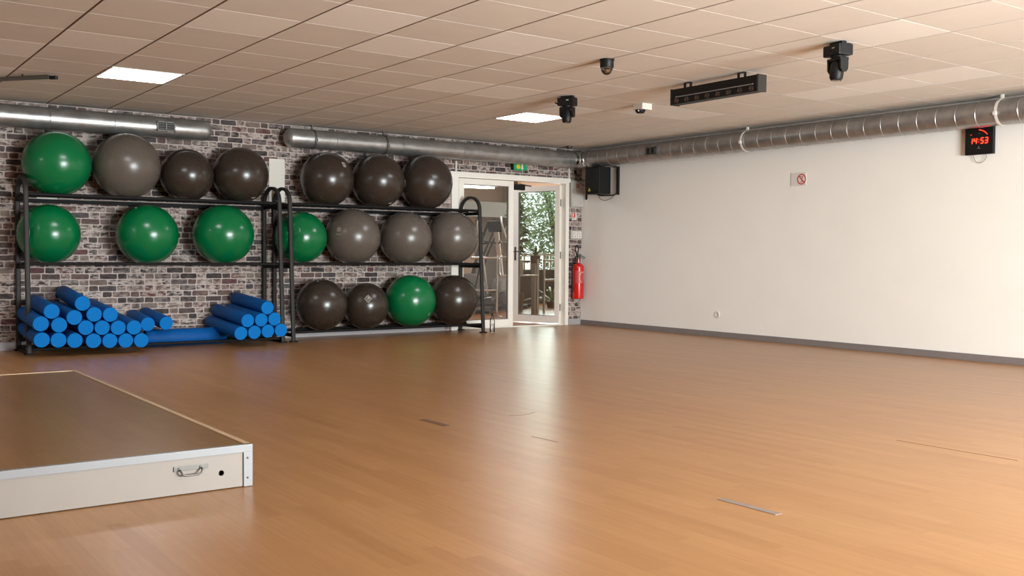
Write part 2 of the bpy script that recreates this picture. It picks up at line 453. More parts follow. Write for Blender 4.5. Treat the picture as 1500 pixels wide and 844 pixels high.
# ------------------------------------------------------------------ recessed lights, some of them unseen and added for brightness
for n, (i, j) in enumerate(sorted(panels)):
    x, y = U0+i*T, V0+j*T
    lab = {(2,4): 'lit square ceiling light panel above the green ball rack', (9,4): 'lit square ceiling light panel near the small moving head light',
           (2,-8): 'added unseen light panel above the camera', (9,-12): 'added unseen light panel right at the window wall', (9,-8): 'added light panel by the window, outside the picture', (-4,4): 'added unseen light panel near the left wall', (2,-4): 'lit ceiling light panel in front of the stage, outside the picture', (12,-5): 'lit ceiling light panel close to the white wall, outside the picture', (12,-9): 'lit ceiling light panel in the corner by the window', (9,-7): 'lit ceiling light panel near the window, outside the picture', (-4,-4): 'added unseen light panel near the left wall behind the camera'}[(i, j)]
    t = thing('ceiling_light', (x+0.3, y+0.3, H-0.004), lab, 'ceiling light', 'recessed ceiling light panels')
    f = MB()
    for a in ((x+.004, x+.596, y+.003, y+.022), (x+.004, x+.596, y+.578, y+.597), (x+.004, x+.023, y+.022, y+.578), (x+.577, x+.596, y+.022, y+.578)):
        f.bb(a[0], a[1], a[2], a[3], H-0.004, H+0.016)
    f.build('frame', M_whitebox, t)
    MB().bb(x+.023, x+.577, y+.022, y+.578, H-0.003, H+0.003).build('diffuser', M_light, t)

# ------------------------------------------------------------------ ducts
DR = 0.112
def duct(name, p0, p1, label, round0=True, round1=True, seams=None, r=DR, grilles=(), straps=()):
    p0, p1 = Vector(p0), Vector(p1); d = (p1-p0).normalized(); L = (p1-p0).length
    t = thing(name, ((p0+p1)/2), label, 'duct')
    prof = []
    e = 0.085
    if round0: prof += [(r*math.sin(a), e*(1-math.cos(a))) for a in [PI/2*k/6 for k in range(7)]]
    else: prof += [(r, 0)]
    s = seams or 0.55
    k = (e if round0 else 0)+s*0.6
    while k < L-(e if round1 else 0)-0.03:
        prof += [(r, k-0.006), (r+0.0035, k-0.002), (r+0.0035, k+0.002), (r, k+0.006)]; k += s
    if round1: prof += [(r*math.sin(a), L-e*(1-math.cos(a))) for a in [PI/2*k_/6 for k_ in range(6, -1, -1)]]
    else: prof += [(r, L)]
    MB().lathe(prof, p0, d, 40).build('pipe', M_duct, t)
    for q in straps:
        c_ = p0+d*q
        b = MB().lathe([(r+0.001, -0.012), (r+0.006, -0.012), (r+0.006, 0.012), (r+0.001, 0.012)], c_, d, 40, caps=False)
        b.bb(c_.x-0.012, c_.x+0.012, c_.y-0.012, c_.y+0.012, c_.z+r, H+0.002)
        side = Vector((0, -1, 0)) if abs(d.x) > 0.5 else Vector((-1, 0, 0))
        cc = c_+side*(r+0.008)-Vector((0, 0, 0.02)); b.box(cc, (0.03, 0.03, 0.035), 0.003)
        b.build('hanger_strap', M_steel if abs(d.x) > 0.5 else M_whitebox, t)
    for q, w_, h_ in grilles:
        c_ = p0+d*q; side = Vector((0, -1, 0)) if abs(d.x) > 0.5 else Vector((-1, 0, 0))
        g = MB(); rr = r+0.004
        cc = c_+side*rr
        def bx(a0, a1, z0, z1, th=0.012, mi=0, o=0.0):
            ctr = cc+d*((a0+a1)/2)+Vector((0, 0, (z0+z1)/2))+side*o
            sz = Vector((abs(d.x)*(a1-a0)+abs(side.x)*th, abs(d.y)*(a1-a0)+abs(side.y)*th, z1-z0))
            g.box(ctr, sz, 0.0, mi=mi)
        bx(-w_/2, w_/2, -h_/2, h_/2, 0.03, mi=1, o=-0.012)
        for z in (-h_/2, h_/2-0.010): bx(-w_/2, w_/2, z, z+0.010, 0.03)
        for a in (-w_/2, w_/2-0.010, -0.005): bx(a, a+0.010, -h_/2, h_/2, 0.03)
        nb = 3
        for k2 in range(nb):
            z = -h_/2+0.014+(h_-0.028)*(k2+0.5)/nb; bx(-w_/2, w_/2, z-0.002, z+0.002, 0.010)
        g.build('air_grille', [M_steel, M_black], t)
    return t
YD = YB-0.03-DR-0.09
duct('ventilation_duct', (XL+0.02, 10.95, 2.345), (3.80, 10.95, 2.345), 'silver ventilation duct with grille above the left ball rack', round0=False, seams=0.62, grilles=((5.85, 0.19, 0.10),))
duct('ventilation_duct', (4.655, 10.95, 2.345), (9.0, 10.95, 2.345), 'silver duct with straps above the right ball rack and doorway', round1=False, seams=0.9, straps=(0.35, 1.30))
duct('ventilation_duct', (9.13, 10.80, 2.352), (9.13, YK+0.02, 2.352), 'long spiral-seamed duct along the white wall', round0=False, round1=False, seams=0.2, r=0.12, grilles=((1.38, 0.17, 0.095),), straps=(2.88, 5.92))
# elbow joining the two in the corner
e = thing('duct_elbow', (9.1, 10.92, 2.24), 'shiny silver duct elbow in the ceiling corner', 'duct')
pth = [Vector((8.98, 10.95, 2.348))]+arc((9.0, 10.82, 2.35), 0.13, 90, 0, 8, (1, 0, 0), (0, 1, 0))+[Vector((9.13, 10.80, 2.352))]
MB().tube(pth, 0.118, 32).build('bend', M_duct, e)
MB().lathe([(0.113, -0.02), (0.124, -0.018), (0.124, 0.018), (0.113, 0.02)], (8.965, 10.95, 2.347), (1, 0, 0), 36, caps=False).build('collar', M_chrome, e)
MB().lathe([(0.12, -0.02), (0.13, -0.018), (0.13, 0.018), (0.12, 0.02)], (9.13, 10.785, 2.352), (0, -1, 0), 36, caps=False).build('collar', M_chrome, e)

# ------------------------------------------------------------------ ball racks
def rack(x0, x1, zb, label):
    t = thing('ball_rack', ((x0+x1)/2, 10.83, 0), label, 'rack', 'three tier ball racks')
    prof = rrect(0.048, 0.034, 0.012)
    def fy(z): return 10.565+(10.665-10.565)*z/1.6
    for x in (x0, x1):
        p = [Vector((x, fy(z), z)) for z in (0.012, 0.4, 0.8, 1.2, 1.57)]
        yr = 11.105; cyy = (fy(1.58)+yr)/2; rad = (yr-fy(1.58))/2
        a = []
        for k in range(0, 13):
            th = PI-PI*k/12
            a.append(Vector((x, cyy+rad*math.cos(th), 1.58+0.165*math.sin(th))))
        p += a+[Vector((x, yr, z)) for z in (1.2, 0.8, 0.4, 0.012)]
        e_ = MB().sweep(p, prof, side=(1, 0, 0)).build('end_frame', M_rack, t)
        for z in (1.53, 0.85, zb-0.03):
            MB().bb(x-0.017, x+0.017, fy(z)+0.012, yr-0.015, z-0.02, z+0.02, 0.004).build('crossbar', M_rackdark, e_)
        for y in (fy(0), yr-0.012):
            MB().bb(x-0.04, x+0.04, y-0.035, y+0.035, 0, 0.012, 0.003).build('foot_plate', M_rackdark, e_)
    for z, yf, yb_ in ((1.565, 10.70, 10.94), (0.88, 10.665, 10.93), (zb, 10.61, 10.97)):
        for y in (yf, yb_):
            MB().sweep([(x0, y, z), (x1, y, z)], rrect(0.030, 0.032, 0.008), side=(0, 0, 1)).build('rail', M_rackdark, t)
    # wall side stiffener
    MB().bb(x0, x1, 11.085, 11.105, 1.50, 1.54, 0.003).build('stiffener', M_rackdark, t)
    return t
rack(1.868, 4.475, 0.045, 'black three-tier rack on the left with blue rollers on its bottom tier')
rack(4.600, 7.195, 0.105, 'black three-tier rack on the right beside the white doorway')

# ------------------------------------------------------------------ exercise balls
BALLS = [
 (2.181,10.810,1.883,.325,'G','large green exercise ball on top tier, far left of the racks'),
 (2.853,10.795,1.898,.338,'L','light grey exercise ball on top tier beside the green one'),
 (3.493,10.840,1.838,.282,'D','smaller charcoal exercise ball on top tier right of the light grey ball'),
 (4.085,10.822,1.870,.308,'D','charcoal exercise ball on top tier at the right end of the left rack'),
 (5.129,10.818,1.874,.317,'D','charcoal exercise ball with a pale label, left end of the right rack top tier'),
 (5.800,10.809,1.884,.326,'D','charcoal exercise ball in the middle of the three on the right rack top tier'),
 (6.466,10.793,1.900,.338,'D','charcoal exercise ball with square logo on its left, top tier nearest the doorway'),
 (2.108,10.842,1.178,.298,'G','green exercise ball on middle tier behind the far left upright'),
 (3.066,10.819,1.188,.316,'G','green exercise ball alone in the centre of the left rack middle tier'),
 (3.879,10.805,1.202,.330,'G','green exercise ball on middle tier at the right end of the left rack'),
 (4.812,10.842,1.186,.300,'G','green exercise ball on middle tier behind the paired uprights between the racks'),
 (5.458,10.802,1.205,.332,'L','light grey exercise ball with round white logo on the middle tier'),
 (6.187,10.807,1.200,.328,'L','light grey exercise ball without logo, third along the right rack middle tier'),
 (6.856,10.794,1.215,.335,'L','light grey exercise ball on middle tier at the doorway end'),
 (5.055,10.800,.400,.300,'D','charcoal exercise ball on the bottom tier nearest the blue rollers'),
 (5.634,10.800,.374,.278,'D','smallest charcoal exercise ball with white diamond logo on the bottom tier'),
 (6.251,10.800,.421,.320,'G','green exercise ball on the bottom tier between two charcoal balls'),
 (6.892,10.800,.418,.318,'D','charcoal exercise ball on the bottom tier at the doorway end')]
CAMP = Vector((0, 0, CAM_H))
def mark_on_ball(parent, c, r, nx, ny, strokes, size, name, m, wd=0.006):
    """strokes: 2D polylines around the point of the ball that faces the room at offset (nx right, ny up) in radii"""
    c = Vector(c); v = (CAMP-c).normalized(); a = Vector((0, 0, 1)).cross(v).normalized(); b = v.cross(a)
    n = (v*math.sqrt(max(0.05, 1-nx*nx-ny*ny))+a*nx+b*ny).normalized()
    ta = Vector((0, 0, 1)).cross(n).normalized(); tb = n.cross(ta)
    g = MB()
    for st in strokes:
        pts = []
        for (x0, y0), (x1, y1) in zip(st, st[1:]):
            k = max(1, int(math.hypot(x1-x0, y1-y0)*size/0.015))
            pts += [(x0+(x1-x0)*q/k, y0+(y1-y0)*q/k) for q in range(k)]
        pts.append(st[-1])
        P3 = [c+(n*r+ta*x*size+tb*y*size).normalized()*(r+0.0008) for x, y in pts]
        vs_ = []
        for q, p in enumerate(P3):
            t_ = (P3[min(q+1, len(P3)-1)]-P3[max(q-1, 0)]).normalized(); nn = (p-c).normalized(); s_ = t_.cross(nn)*wd/2
            vs_.append((g.bm.verts.new(p-s_), g.bm.verts.new(p+s_)))
        for A, B in zip(vs_, vs_[1:]): g.bm.faces.new((A[0], A[1], B[1], B[0]))
    ob = g.build(name, m, parent)
    so = ob.modifiers.new('thickness', 'SOLIDIFY'); so.thickness = 0.0008; so.offset = 0
    return ob
M_mark = mat('pale_print', (206, 200, 190), 0.5)
M_plug = mat('valve_plug', (196, 192, 184), 0.5)
random.seed(5)
circ = [(math.cos(2*PI*k/16), math.sin(2*PI*k/16)) for k in range(17)]
for n, (x, y, z, r, kind, lab) in enumerate(BALLS):
    m = {'G': M_green, 'L': M_grey, 'D': M_dark}[kind]
    ax = Vector((random.uniform(-.5, .5), random.uniform(-.35, .1), 1)).normalized()
    N = 56; prof = []
    for k in range(N+1):
        th = PI*k/N; gr = 0.0
        lat = abs(90-math.degrees(th))
        if 28 < lat < 74: gr = -0.0009*(1 if int(lat/3.3) % 2 else 0)
        prof.append(((r+gr)*math.sin(th), -(r+gr)*math.cos(th)))
    prof[0] = (0, -r); prof[-1] = (0, r)
    mb = MB().lathe(prof, (x, y, z), ax, 56)
    # the vinyl gives where it meets a rack upright
    if n in (7, 10):
        xp = 1.868 if n == 7 else 4.600
        for q in mb.bm.verts:
            k = max(0.0, min(1.0, (0.075-abs(q.co.x-xp))/0.045))
            ylim = 10.565+0.100*q.co.z/1.6+0.021
            if k > 0 and q.co.y < ylim: q.co.y += (ylim-q.co.y)*k
    o = mb.build('exercise_ball', m, origin=(x, y, z-r))
    tag(o, lab, 'exercise ball', 'exercise balls on the racks')
    MB().lathe([(0, 0.0025), (0.006, 0.0022), (0.0075, 0.0), (0.0075, -0.004)], Vector((x, y, z))+ax*r, ax, 12).build('valve_plug', M_plug if kind != 'G' else M_mark, o)
    P_ = (x, y, z)
    if n == 15:
        mark_on_ball(o, P_, r, 0.10, 0.30, [[(0, 1), (1.0, 0), (0, -1), (-1.0, 0), (0, 1)], [(-.45, .1), (0, -.35), (.45, .1)], [(-.15, .4), (.2, .05)], [(0, .55), (.4, .15)]], 0.042, 'logo', M_mark, 0.005)
    if n == 6:
        mark_on_ball(o, P_, r, -0.80, -0.03, [[(-.8, -1), (.8, -1), (.8, 1), (-.8, 1), (-.8, -1)], [(-.3, .5), (-.3, -.5), (.4, -.5), (.4, .5)], [(-.3, 0), (.4, 0)]], 0.036, 'logo', M_mark, 0.005)
    if n == 11:
        mark_on_ball(o, P_, r, -0.48, 0.24, [[(a*1, b*1+.2) for a, b in circ], [(0, .7), (0, -.3)], [(-.2, .5), (0, .7), (.1, .5)]], 0.022, 'logo', M_mark, 0.004)
        mark_on_ball(o, P_, r, -0.50, 0.08, [[(-1, 0.2), (-.2, -.1), (.3, .1)], [(.5, 0), (1.2, -.1)]], 0.03, 'lettering', M_mark, 0.003)
    if n == 4:
        mark_on_ball(o, P_, r, 0.62, 0.55, [[(-.7, 1), (.7, 1), (.7, -1), (-.7, -1), (-.7, 1)], [(-.3, .6), (.3, .6)], [(-.3, .2), (.3, .2)], [(-.3, -.3), (.3, -.3)], [(-.3, -.6), (.3, -.6)]], 0.028, 'logo', M_mark, 0.006)
    if n in (3, 5):
        mark_on_ball(o, P_, r, 0.45, -0.80, [[(-1, 0), (1, 0.3)], [(-.8, -.4), (.9, 0)]], 0.03, 'lettering', M_mark, 0.004)
    if n == 16:
        mark_on_ball(o, P_, r, 0.72, -0.52, [[(-.2, -1), (.2, 1)], [(.2, -.6), (.5, .4)]], 0.02, 'lettering', M_mark, 0.004)

# ------------------------------------------------------------------ blue foam rollers
RR = 0.0725
def roller(p0, p1, label, group, r=RR, proto=None):
    p0, p1 = Vector(p0), Vector(p1); L = (p1-p0).length
    o = MB().lathe([(0.03, 0.002), (r*0.86, 0.0), (r*0.97, 0.003), (r, 0.010), (r, L-0.010), (r*0.97, L-0.003), (r*0.86, L), (0.03, L-0.002)], p0, p1-p0, 36)
    o = o.build('foam_roller', M_blue)
    tag(o, label, 'foam roller', group)
    MB().lathe([(r*0.95, -0.0008), (r*0.95, 0.004)], p0, p1-p0, 30).build('lit_end', M_bluelit, o)
    return o
LP = [(1.913,.168),(2.060,.160),(2.206,.150),(2.375,.140),(2.527,.134),(2.677,.129),(2.826,.124),
      (1.906,.321),(2.067,.304),(2.306,.270),(2.456,.264),(2.606,.258),(2.757,.255),
      (2.002,.436),(2.203,.372),(2.383,.396),(2.533,.390),(2.278,.505)]
names_l = ['in the bottom row beside the left upright', 'second in the bottom row', 'third in the bottom row', 'fourth in the bottom row', 'fifth in the bottom row', 'sixth in the bottom row', 'rightmost of the bottom row',
 'in the second row against the left upright', 'second in the second row', 'third in the second row after a gap', 'fourth in the second row', 'fifth in the second row', 'at the right end of the second row',
 'alone in the third row at far left', 'in the third row left of the highest roller', 'in the middle of the third row', 'at the right end of the third row', 'highest of all, tilted up at the back']
for (x, z), nm in zip(LP, names_l):
    dz = 0.075 if nm.startswith('highest') else 0.055
    roller((x, 10.20, z), (x+0.012, 11.085, z+dz), 'blue foam roller in the left pile, '+nm, 'blue rollers in the left pile')
roller((2.975, 10.50, .262), (2.99, 11.10, .315), 'blue foam roller pushed back, right beside the left pile, dim end', 'blue rollers in the left pile')
roller((3.158, 10.48, .268), (3.12, 11.10, .335), 'blue foam roller lying apart on top of the long lying roller', 'blue rollers in the left pile')
roller((3.03, 10.80, .0925), (3.885, 10.80, .0925), 'thick blue foam roller lying lengthwise along the bottom of the left rack', 'long lying roller', r=0.0915)
RP = [(3.850,.153),(4.000,.157),(4.150,.164),(4.298,.168),(3.925,.284),(4.075,.287),(4.225,.292),(4.145,.415)]
names_r = ['at the left end of the bottom row', 'second in the bottom row', 'third in the bottom row', 'rightmost of the bottom row', 'at the left end of the middle row', 'in the middle of the middle row', 'at the right end of the middle row', 'alone on top']
for k, ((x, z), nm) in enumerate(zip(RP, names_r)):
    roller((x, 10.20, z), (x-0.02, 11.085, z+0.07), 'blue foam roller in the right pile, '+nm, 'blue rollers in the right pile')

# ------------------------------------------------------------------ portable stage
SX0, SX1, SY0, SY1, SH = -0.9, 1.597, 4.10, 7.36, 0.180
st = thing('portable_stage', ((SX0+SX1)/2, (SY0+SY1)/2, 0), 'low portable stage platform with wooden top and white front panel', 'stage')
MB().bb(SX0+.02, SX1-.02, SY0+.02, SY1-.02, SH-0.02, SH-0.001).build('deck', M_stage, st)
tr = MB().bb(SX1-.026, SX1, SY0, SY1, SH-.012, SH+.002, 0.002).bb(SX0, SX0+.026, SY0, SY1, SH-.012, SH+.002, 0.002).bb(SX0+.026, SX1-.026, SY1-.026, SY1, SH-.012, SH+.002, 0.002)
tr.build('edge_trim', M_trim, st)
MB().bb(SX0, SX1, SY0-.004, SY0+.022, SH-.030, SH+.002, 0.002).build('top_profile', M_alu, st)
fp = MB()
HX, HZ = 1.462, 0.071
# front panel with a round hole
ring = [(HX+.012*math.cos(2*PI*k/24), HZ+.012*math.sin(2*PI*k/24)) for k in range(24)]
def panel_with_hole(g, x0, x1, z0, z1, y0, y1):
    bm = g.bm; sq = []
    for k in range(24):
        a = 2*PI*k/24; c_, s_ = math.cos(a), math.sin(a); q = 0.04/max(abs(c_), abs(s_)); sq.append((HX+c_*q, HZ+s_*q))
    for y in (y0,):
        A = [bm.verts.new((x, y, z)) for x, z in ring]; B = [bm.verts.new((x, y, z)) for x, z in sq]; Cc = [bm.verts.new((x, y1, z)) for x, z in ring]
        for k in range(24):
            j = (k+1) % 24; bm.faces.new((A[k], A[j], B[j], B[k])); bm.faces.new((A[j], A[k], Cc[k], Cc[j]))
    g.bb(x0, HX-.04, y0, y1, z0, z1); g.bb(HX+.04, x1, y0, y1, z0, z1)
    g.bb(HX-.04, HX+.04, y0, y1, z0, HZ-.04); g.bb(HX-.04, HX+.04, y0, y1, HZ+.04, z1)
panel_with_hole(fp, SX0, SX1-.042, .004, SH-.030, SY0+.004, SY0+.016)
fpo = fp.build('front_panel', M_panel, st)
MB().bb(HX-.02, HX+.02, SY0+.03, SY0+.034, HZ-.02, HZ+.02).build('hole_backing', M_black, fpo)
ep = MB().bb(SX1-.040, SX1, SY0-.003, SY0+.02, .002, SH-.030, 0.002).bb(SX1-.003, SX1, SY0+.02, SY0+.05, .002, SH-.012).build('corner_profile', M_alu, st)
for z in (.125, .040):
    MB().lathe([(0.0045, 0.0), (0.0045, 0.0025), (0.003, 0.0035), (0, 0.0035)], (SX1-.022, SY0-.003, z), (0, -1, 0), 12).build('rivet', M_steel, ep)
MB().bb(SX1-.02, SX1-.004, SY0+.05, SY1-.01, .004, SH-.012).build('side_panel', M_panel, st)
MB().bb(SX0+.01, SX1-.02, SY1-.02, SY1-.006, .004, SH-.012).build('back_panel', M_panel, st)
MB().bb(SX0+.004, SX0+.02, SY0+.02, SY1-.01, .004, SH-.012).build('side_panel', M_panel, st)
# pull handle on its plate
hd = MB()
hx0, hx1, hz = 1.262, 1.405, 0.112
hd.bb(hx0, hx1, SY0-.001, SY0+.005, hz-.012, hz+.008, 0.001)
h = hd.build('handle', M_steel, st)
p = [(hx0+.024, SY0-.002, hz-.004), (hx0+.024, SY0-.016, hz-.010), (hx0+.030, SY0-.022, hz-.022), (hx0+.040, SY0-.022, hz-.028), (hx1-.046, SY0-.022, hz-.028), (hx1-.036, SY0-.022, hz-.022), (hx1-.030, SY0-.016, hz-.010), (hx1-.030, SY0-.002, hz-.004)]
MB().tube(p, 0.0042, 10).build('grip', M_steel, h)
for q in (hx0+.024, hx1-.030):
    MB().cyl((q, SY0, hz-.003), (q, SY0-.006, hz-.003), .007, 14).build('socket', M_steel, h)

# ------------------------------------------------------------------ floor marks
tag(MB().bb(3.073, 3.112, 2.50, 2.80, 0.0, 0.0016).build('floor_strip', M_tape), 'grey metal floor strip lying in the near floor, right of centre', 'floor strip')
tag(MB().bb(3.066, 3.112, 4.90, 5.19, 0.0, 0.0014).build('floor_strip', M_tapedark), 'dark worn floor strip in the middle of the floor, left of the door reflection', 'floor strip')
for pts, lab in (([(3.608, 5.014), (3.69, 4.98), (3.76, 5.0), (3.826, 5.03)], 'thin dark crack across the boards in the bright door reflection'),
                 ([(4.888, 3.161), (4.89, 2.86), (4.896, 2.50)], 'long thin open board joint at the right of the floor'),
                 ([(3.30, 4.37), (3.31, 4.15)], 'short open board joint below the bright door reflection')):
    g = MB(); g.sweep([(x, y, 0.0006) for x, y in pts], rrect(0.004, 0.001, 0.0004, 1), side=(1, 0, 0) if abs(pts[0][0]-pts[-1][0]) < 0.1 else (0, 1, 0), smooth=False)
    tag(g.build('floor_crack', M_gouge), lab, 'floor crack')

# ------------------------------------------------------------------ doorway: frame, fixed leaf, open leaf
fr = MB()
fr.bb(DX0, 7.165, YB-0.03, YB+0.10, 0, DZ, 0.004)                 # wide left jamb
fr.bb(8.985, DX1, YB-0.03, YB+0.10, 0, DZ, 0.004)                # right jamb
fr.bb(7.165, 8.985, YB-0.03, YB+0.10, 2.02, DZ, 0.004)           # head
fr.bb(DX0-.03, DX1+.02, YB-0.040, YB-0.002, DZ-0.045, DZ+0.01, 0.004)
fr.bb(7.165, 8.985, YB+0.02, YB+0.09, 0, 0.012)
d1 = struct('door_1', fr, M_white, 'white frame of the double doorway in the brick wall', 'door frame')
def leaf(name, loc, w_, h_, ang, label, glass, hinge_side, handle):
    t = thing(name, loc, label, 'door')
    def pt(u, v, z):
        ca, sa = math.cos(ang), math.sin(ang)
        return Vector((loc[0]+u*ca-v*sa, loc[1]+u*sa+v*ca, z))
    R = Matrix.Rotation(ang, 3, 'Z')
    def bx(g, u0, u1, v0, v1, z0, z1, bev=0.003):
        g.box(pt((u0+u1)/2, (v0+v1)/2, (z0+z1)/2), (u1-u0, v1-v0, z1-z0), bev, rot=R)
    z0 = 0.018; sw = 0.082; bh = 0.10
    g = MB(); bx(g, 0, sw, -.025, .025, z0, h_); bx(g, w_-sw, w_, -.025, .025, z0, h_)
    bx(g, sw, w_-sw, -.025, .025, h_-0.075, h_); bx(g, sw, w_-sw, -.025, .025, z0, z0+bh)
    g.build('leaf_frame', M_white, t)
    g = MB(); bx(g, sw, w_-sw, -.004, .004, z0+bh, h_-0.075, 0); g.build('glass_pane', glass, t)
    g = MB(); e_ = 0.008
    for a in ((sw, sw+e_, z0+bh, h_-.075), (w_-sw-e_, w_-sw, z0+bh, h_-.075)): bx(g, a[0], a[1], -.012, .012, a[2], a[3], 0)
    for a in ((z0+bh, z0+bh+e_), (h_-.075-e_, h_-.075)): bx(g, sw, w_-sw, -.012, .012, a[0], a[1], 0)
    g.build('glazing_bead', M_print, t)
    if handle:
        u = w_-0.04
        for s_ in (-1, 1):
            g = MB(); bx(g, u-.015, u+.015, s_*.025, s_*.031, 0.92, 1.12, 0.002) if s_ > 0 else bx(g, u-.015, u+.015, -.031, -.025, 0.92, 1.12, 0.002)
            hh = g.build('handle_plate', M_steel, t)
            MB().tube([pt(u, s_*.03, 1.05), pt(u, s_*.065, 1.05), pt(u-.02, s_*.07, 1.05), pt(u-.11, s_*.07, 1.05)], 0.008, 10).build('lever', M_steel, hh)
    for z in (0.25, 1.0, 1.75):
        g = MB(); q = pt(0, 0, z) if hinge_side == 0 else pt(w_, 0, z); q.y -= 0.0
        g.cyl(q-Vector((0, 0, .05)), q+Vector((0, 0, .05)), 0.010, 12); g.build('hinge', M_steel, t)
    return t
leaf('glass_door', (7.172, YB+0.0, 0), 0.895, 2.012, 0.0, 'closed white-framed glass door leaf looking into the gym', M_glass, 0, False)
ang = math.atan2(11.985-11.20, 8.745-8.965)
leaf('glass_door', (8.960, YB+0.06, 0), 0.84, 2.0, ang, 'open white-framed glass door leaf swung out towards the plants', M_leafglass, 0, True)
dc = thing('door_closer', (8.2, YB+0.12, 1.93), 'black door closer under the head of the doorway', 'door closer')
MB().bb(8.09, 8.36, YB+0.105, YB+0.16, 1.905, 1.985, 0.006).build('body', M_black, dc)
MB().sweep([(8.30, YB+.15, 1.99), (8.52, YB+.30, 1.992), (8.70, YB+.42, 1.994)], rrect(.02, .008, .002, 2), side=(0, 0, 1)).build('arm', M_black, dc)
# conduits
for x, z0, z1, lab in ((7.135, DZ+.01, 2.235, 'thin white trunking rising from the left end of the door head'), (9.052, 2.095, 2.24, 'thin white trunking above the right jamb of the doorway')):
    tag(MB().bb(x-.012, x+.012, YB-.018, YB-.001, z0, z1, 0.003).build('cable_trunking', M_whitebox), lab, 'cable trunking')

# ------------------------------------------------------------------ things on the brick wall
tag(MB().bb(4.548, 4.742, YB-.012, YB-.001, 1.60, 2.108, 0.004).build('white_board', M_whitebox), 'plain white rectangular panel on the bricks between the two racks', 'wall panel')
tag(MB().bb(2.055, 2.25, YB-.008, YB-.001, 1.528, 1.574, 0.002).build('white_plate', M_whitebox), 'small white plate on the bricks under the top tier at far left', 'wall plate')
# emergency exit sign, half behind the duct
ex = thing('exit_sign', (8.13, YB-.03, 2.17), 'small green and yellow emergency exit sign tucked under the duct', 'sign')
MB().bb(8.045, 8.255, YB-.035, YB-.002, 2.165, 2.262, 0.004).build('casing', M_signgreen, ex)
g = MB().lathe([(0, .002), (.034, .002), (.034, 0)], (8.135, YB-.0355, 2.215), (0, -1, 0), 24).build('yellow_disc', M_yellow, ex)
g = MB().prism([(-.012, .04), (.012, .04), (.014, -.01), (.028, -.01), (0, -.045), (-.028, -.01), (-.014, -.01)], (8.200, YB-.0355, 2.213), (1, 0, 0), (0, 0, 1), (0, -.002, 0)).build('white_arrow', M_whitebox, ex)
MB().bb(8.03, 8.052, YB-.05, YB-.002, 2.165, 2.262, 0.003).build('end_cap', M_black, ex)
MB().lathe([(0, .003), (.03, .003), (.034, 0)], (8.278, YB-.006, 2.205), (0, -1, 0), 20).build('green_button', M_signgreen, ex)
# electrical cabinet
cb = thing('electrical_cabinet', (9.17, YB-.04, 1.69), 'flat grey electrical cabinet with red sticker beside the doorway', 'cabinet')
MB().bb(9.062, 9.292, YB-.06, YB-.002, 1.695, 2.070, 0.005).build('body', M_cab, cb)
dr = MB().bb(9.072, 9.284, YB-.066, YB-.0605, 1.705, 2.060, 0.002).build('door', M_cab, cb)
MB().bb(9.145, 9.205, YB-.0675, YB-.0662, 1.965, 2.025).build('red_sticker', mat('faded_red_sticker', (186, 120, 106), 0.6), dr)
for z in (1.90, 1.93): MB().lathe([(.006, 0), (.006, .006), (0, .006)], (9.082, YB-.066, z), (0, -1, 0), 10).build('lock', M_black, dr)
# fire extinguisher notice
fs = thing('fire_notice', (9.16, YB-.004, 1.53), 'small red and white fire extinguisher notice above the grey switches', 'sign')
MB().bb(9.120, 9.205, YB-.004, YB-.001, 1.505, 1.612).build('plate', M_whitebox, fs)
g = MB().bb(9.122, 9.180, YB-.0052, YB-.0042, 1.545, 1.610); g.build('red_field', M_red2, fs)
g = MB().bb(9.131, 9.150, YB-.0062, YB-.0054, 1.555, 1.602).bb(9.153, 9.158, YB-.0062, YB-.0054, 1.585, 1.602); g.build('pictogram', M_whitebox, fs)
for k in range(2): MB().bb(9.124, 9.180, YB-.0052, YB-.0042, 1.530-k*.012, 1.535-k*.012).build('lettering', M_print, fs)
# switch box: two modules
sw = thing('switch_box', (9.17, YB-.03, 1.23), 'grey double switch box on the brick strip above the extinguisher', 'switch')
MB().bb(9.078, 9.285, YB-.035, YB-.002, 1.236, 1.352, 0.005).build('housing', M_cab, sw)
for k, x in enumerate((9.150, 9.235)):
    md = MB().bb(x-.036, x+.036, YB-.041, YB-.0352, 1.246, 1.342, 0.003).build('module', M_whitebox, sw)
    MB().tube(arc((x, YB-.0415, 1.312), .013, 60, 300, 8, (1, 0, 0), (0, 0, 1)), .002, 6).build('symbol', M_print, md)
    MB().lathe([(.007, 0), (.006, .005), (0, .005)], (x, YB-.041, 1.272), (0, -1, 0), 14).build('button', M_black, md)
# fire extinguisher
EX, EY = 9.165, YB-.100
fe = thing('fire_extinguisher', (EX, EY, .375), 'red fire extinguisher hanging on the brick strip by the doorway', 'fire extinguisher')
R_ = .082
prof = [(0, .375), (R_*.8, .375), (R_*.97, .382), (R_, .40)]+[(R_, .83)]+[(R_*math.cos(a), .83+.06*math.sin(a)) for a in [PI/2*k/8 for k in range(1, 8)]]+[(.022, .89), (.022, .945), (0, .945)]
MB().lathe(prof, (EX, EY, 0), (0, 0, 1), 36).build('cylinder', M_red, fe)
MB().lathe([(.018, 0), (.018, .03), (.012, .035), (.012, .05), (0, .05)], (EX, EY, .94), (0, 0, 1), 16).build('valve', M_steel, fe)
g = MB(); g.sweep([(EX-.02, EY-.01, .985), (EX+.03, EY-.03, .995), (EX+.085, EY-.05, .965)], rrect(.022, .008, .003, 2), side=(0, 1, 0)); g.build('lever', mat('dark_green_handle', (30, 62, 40), 0.4), fe)
g = MB(); g.sweep([(EX-.01, EY-.01, .972), (EX+.03, EY-.03, .968), (EX+.07, EY-.045, .95)], rrect(.020, .006, .002, 2), side=(0, 1, 0)); g.build('carry_handle', M_black, fe)
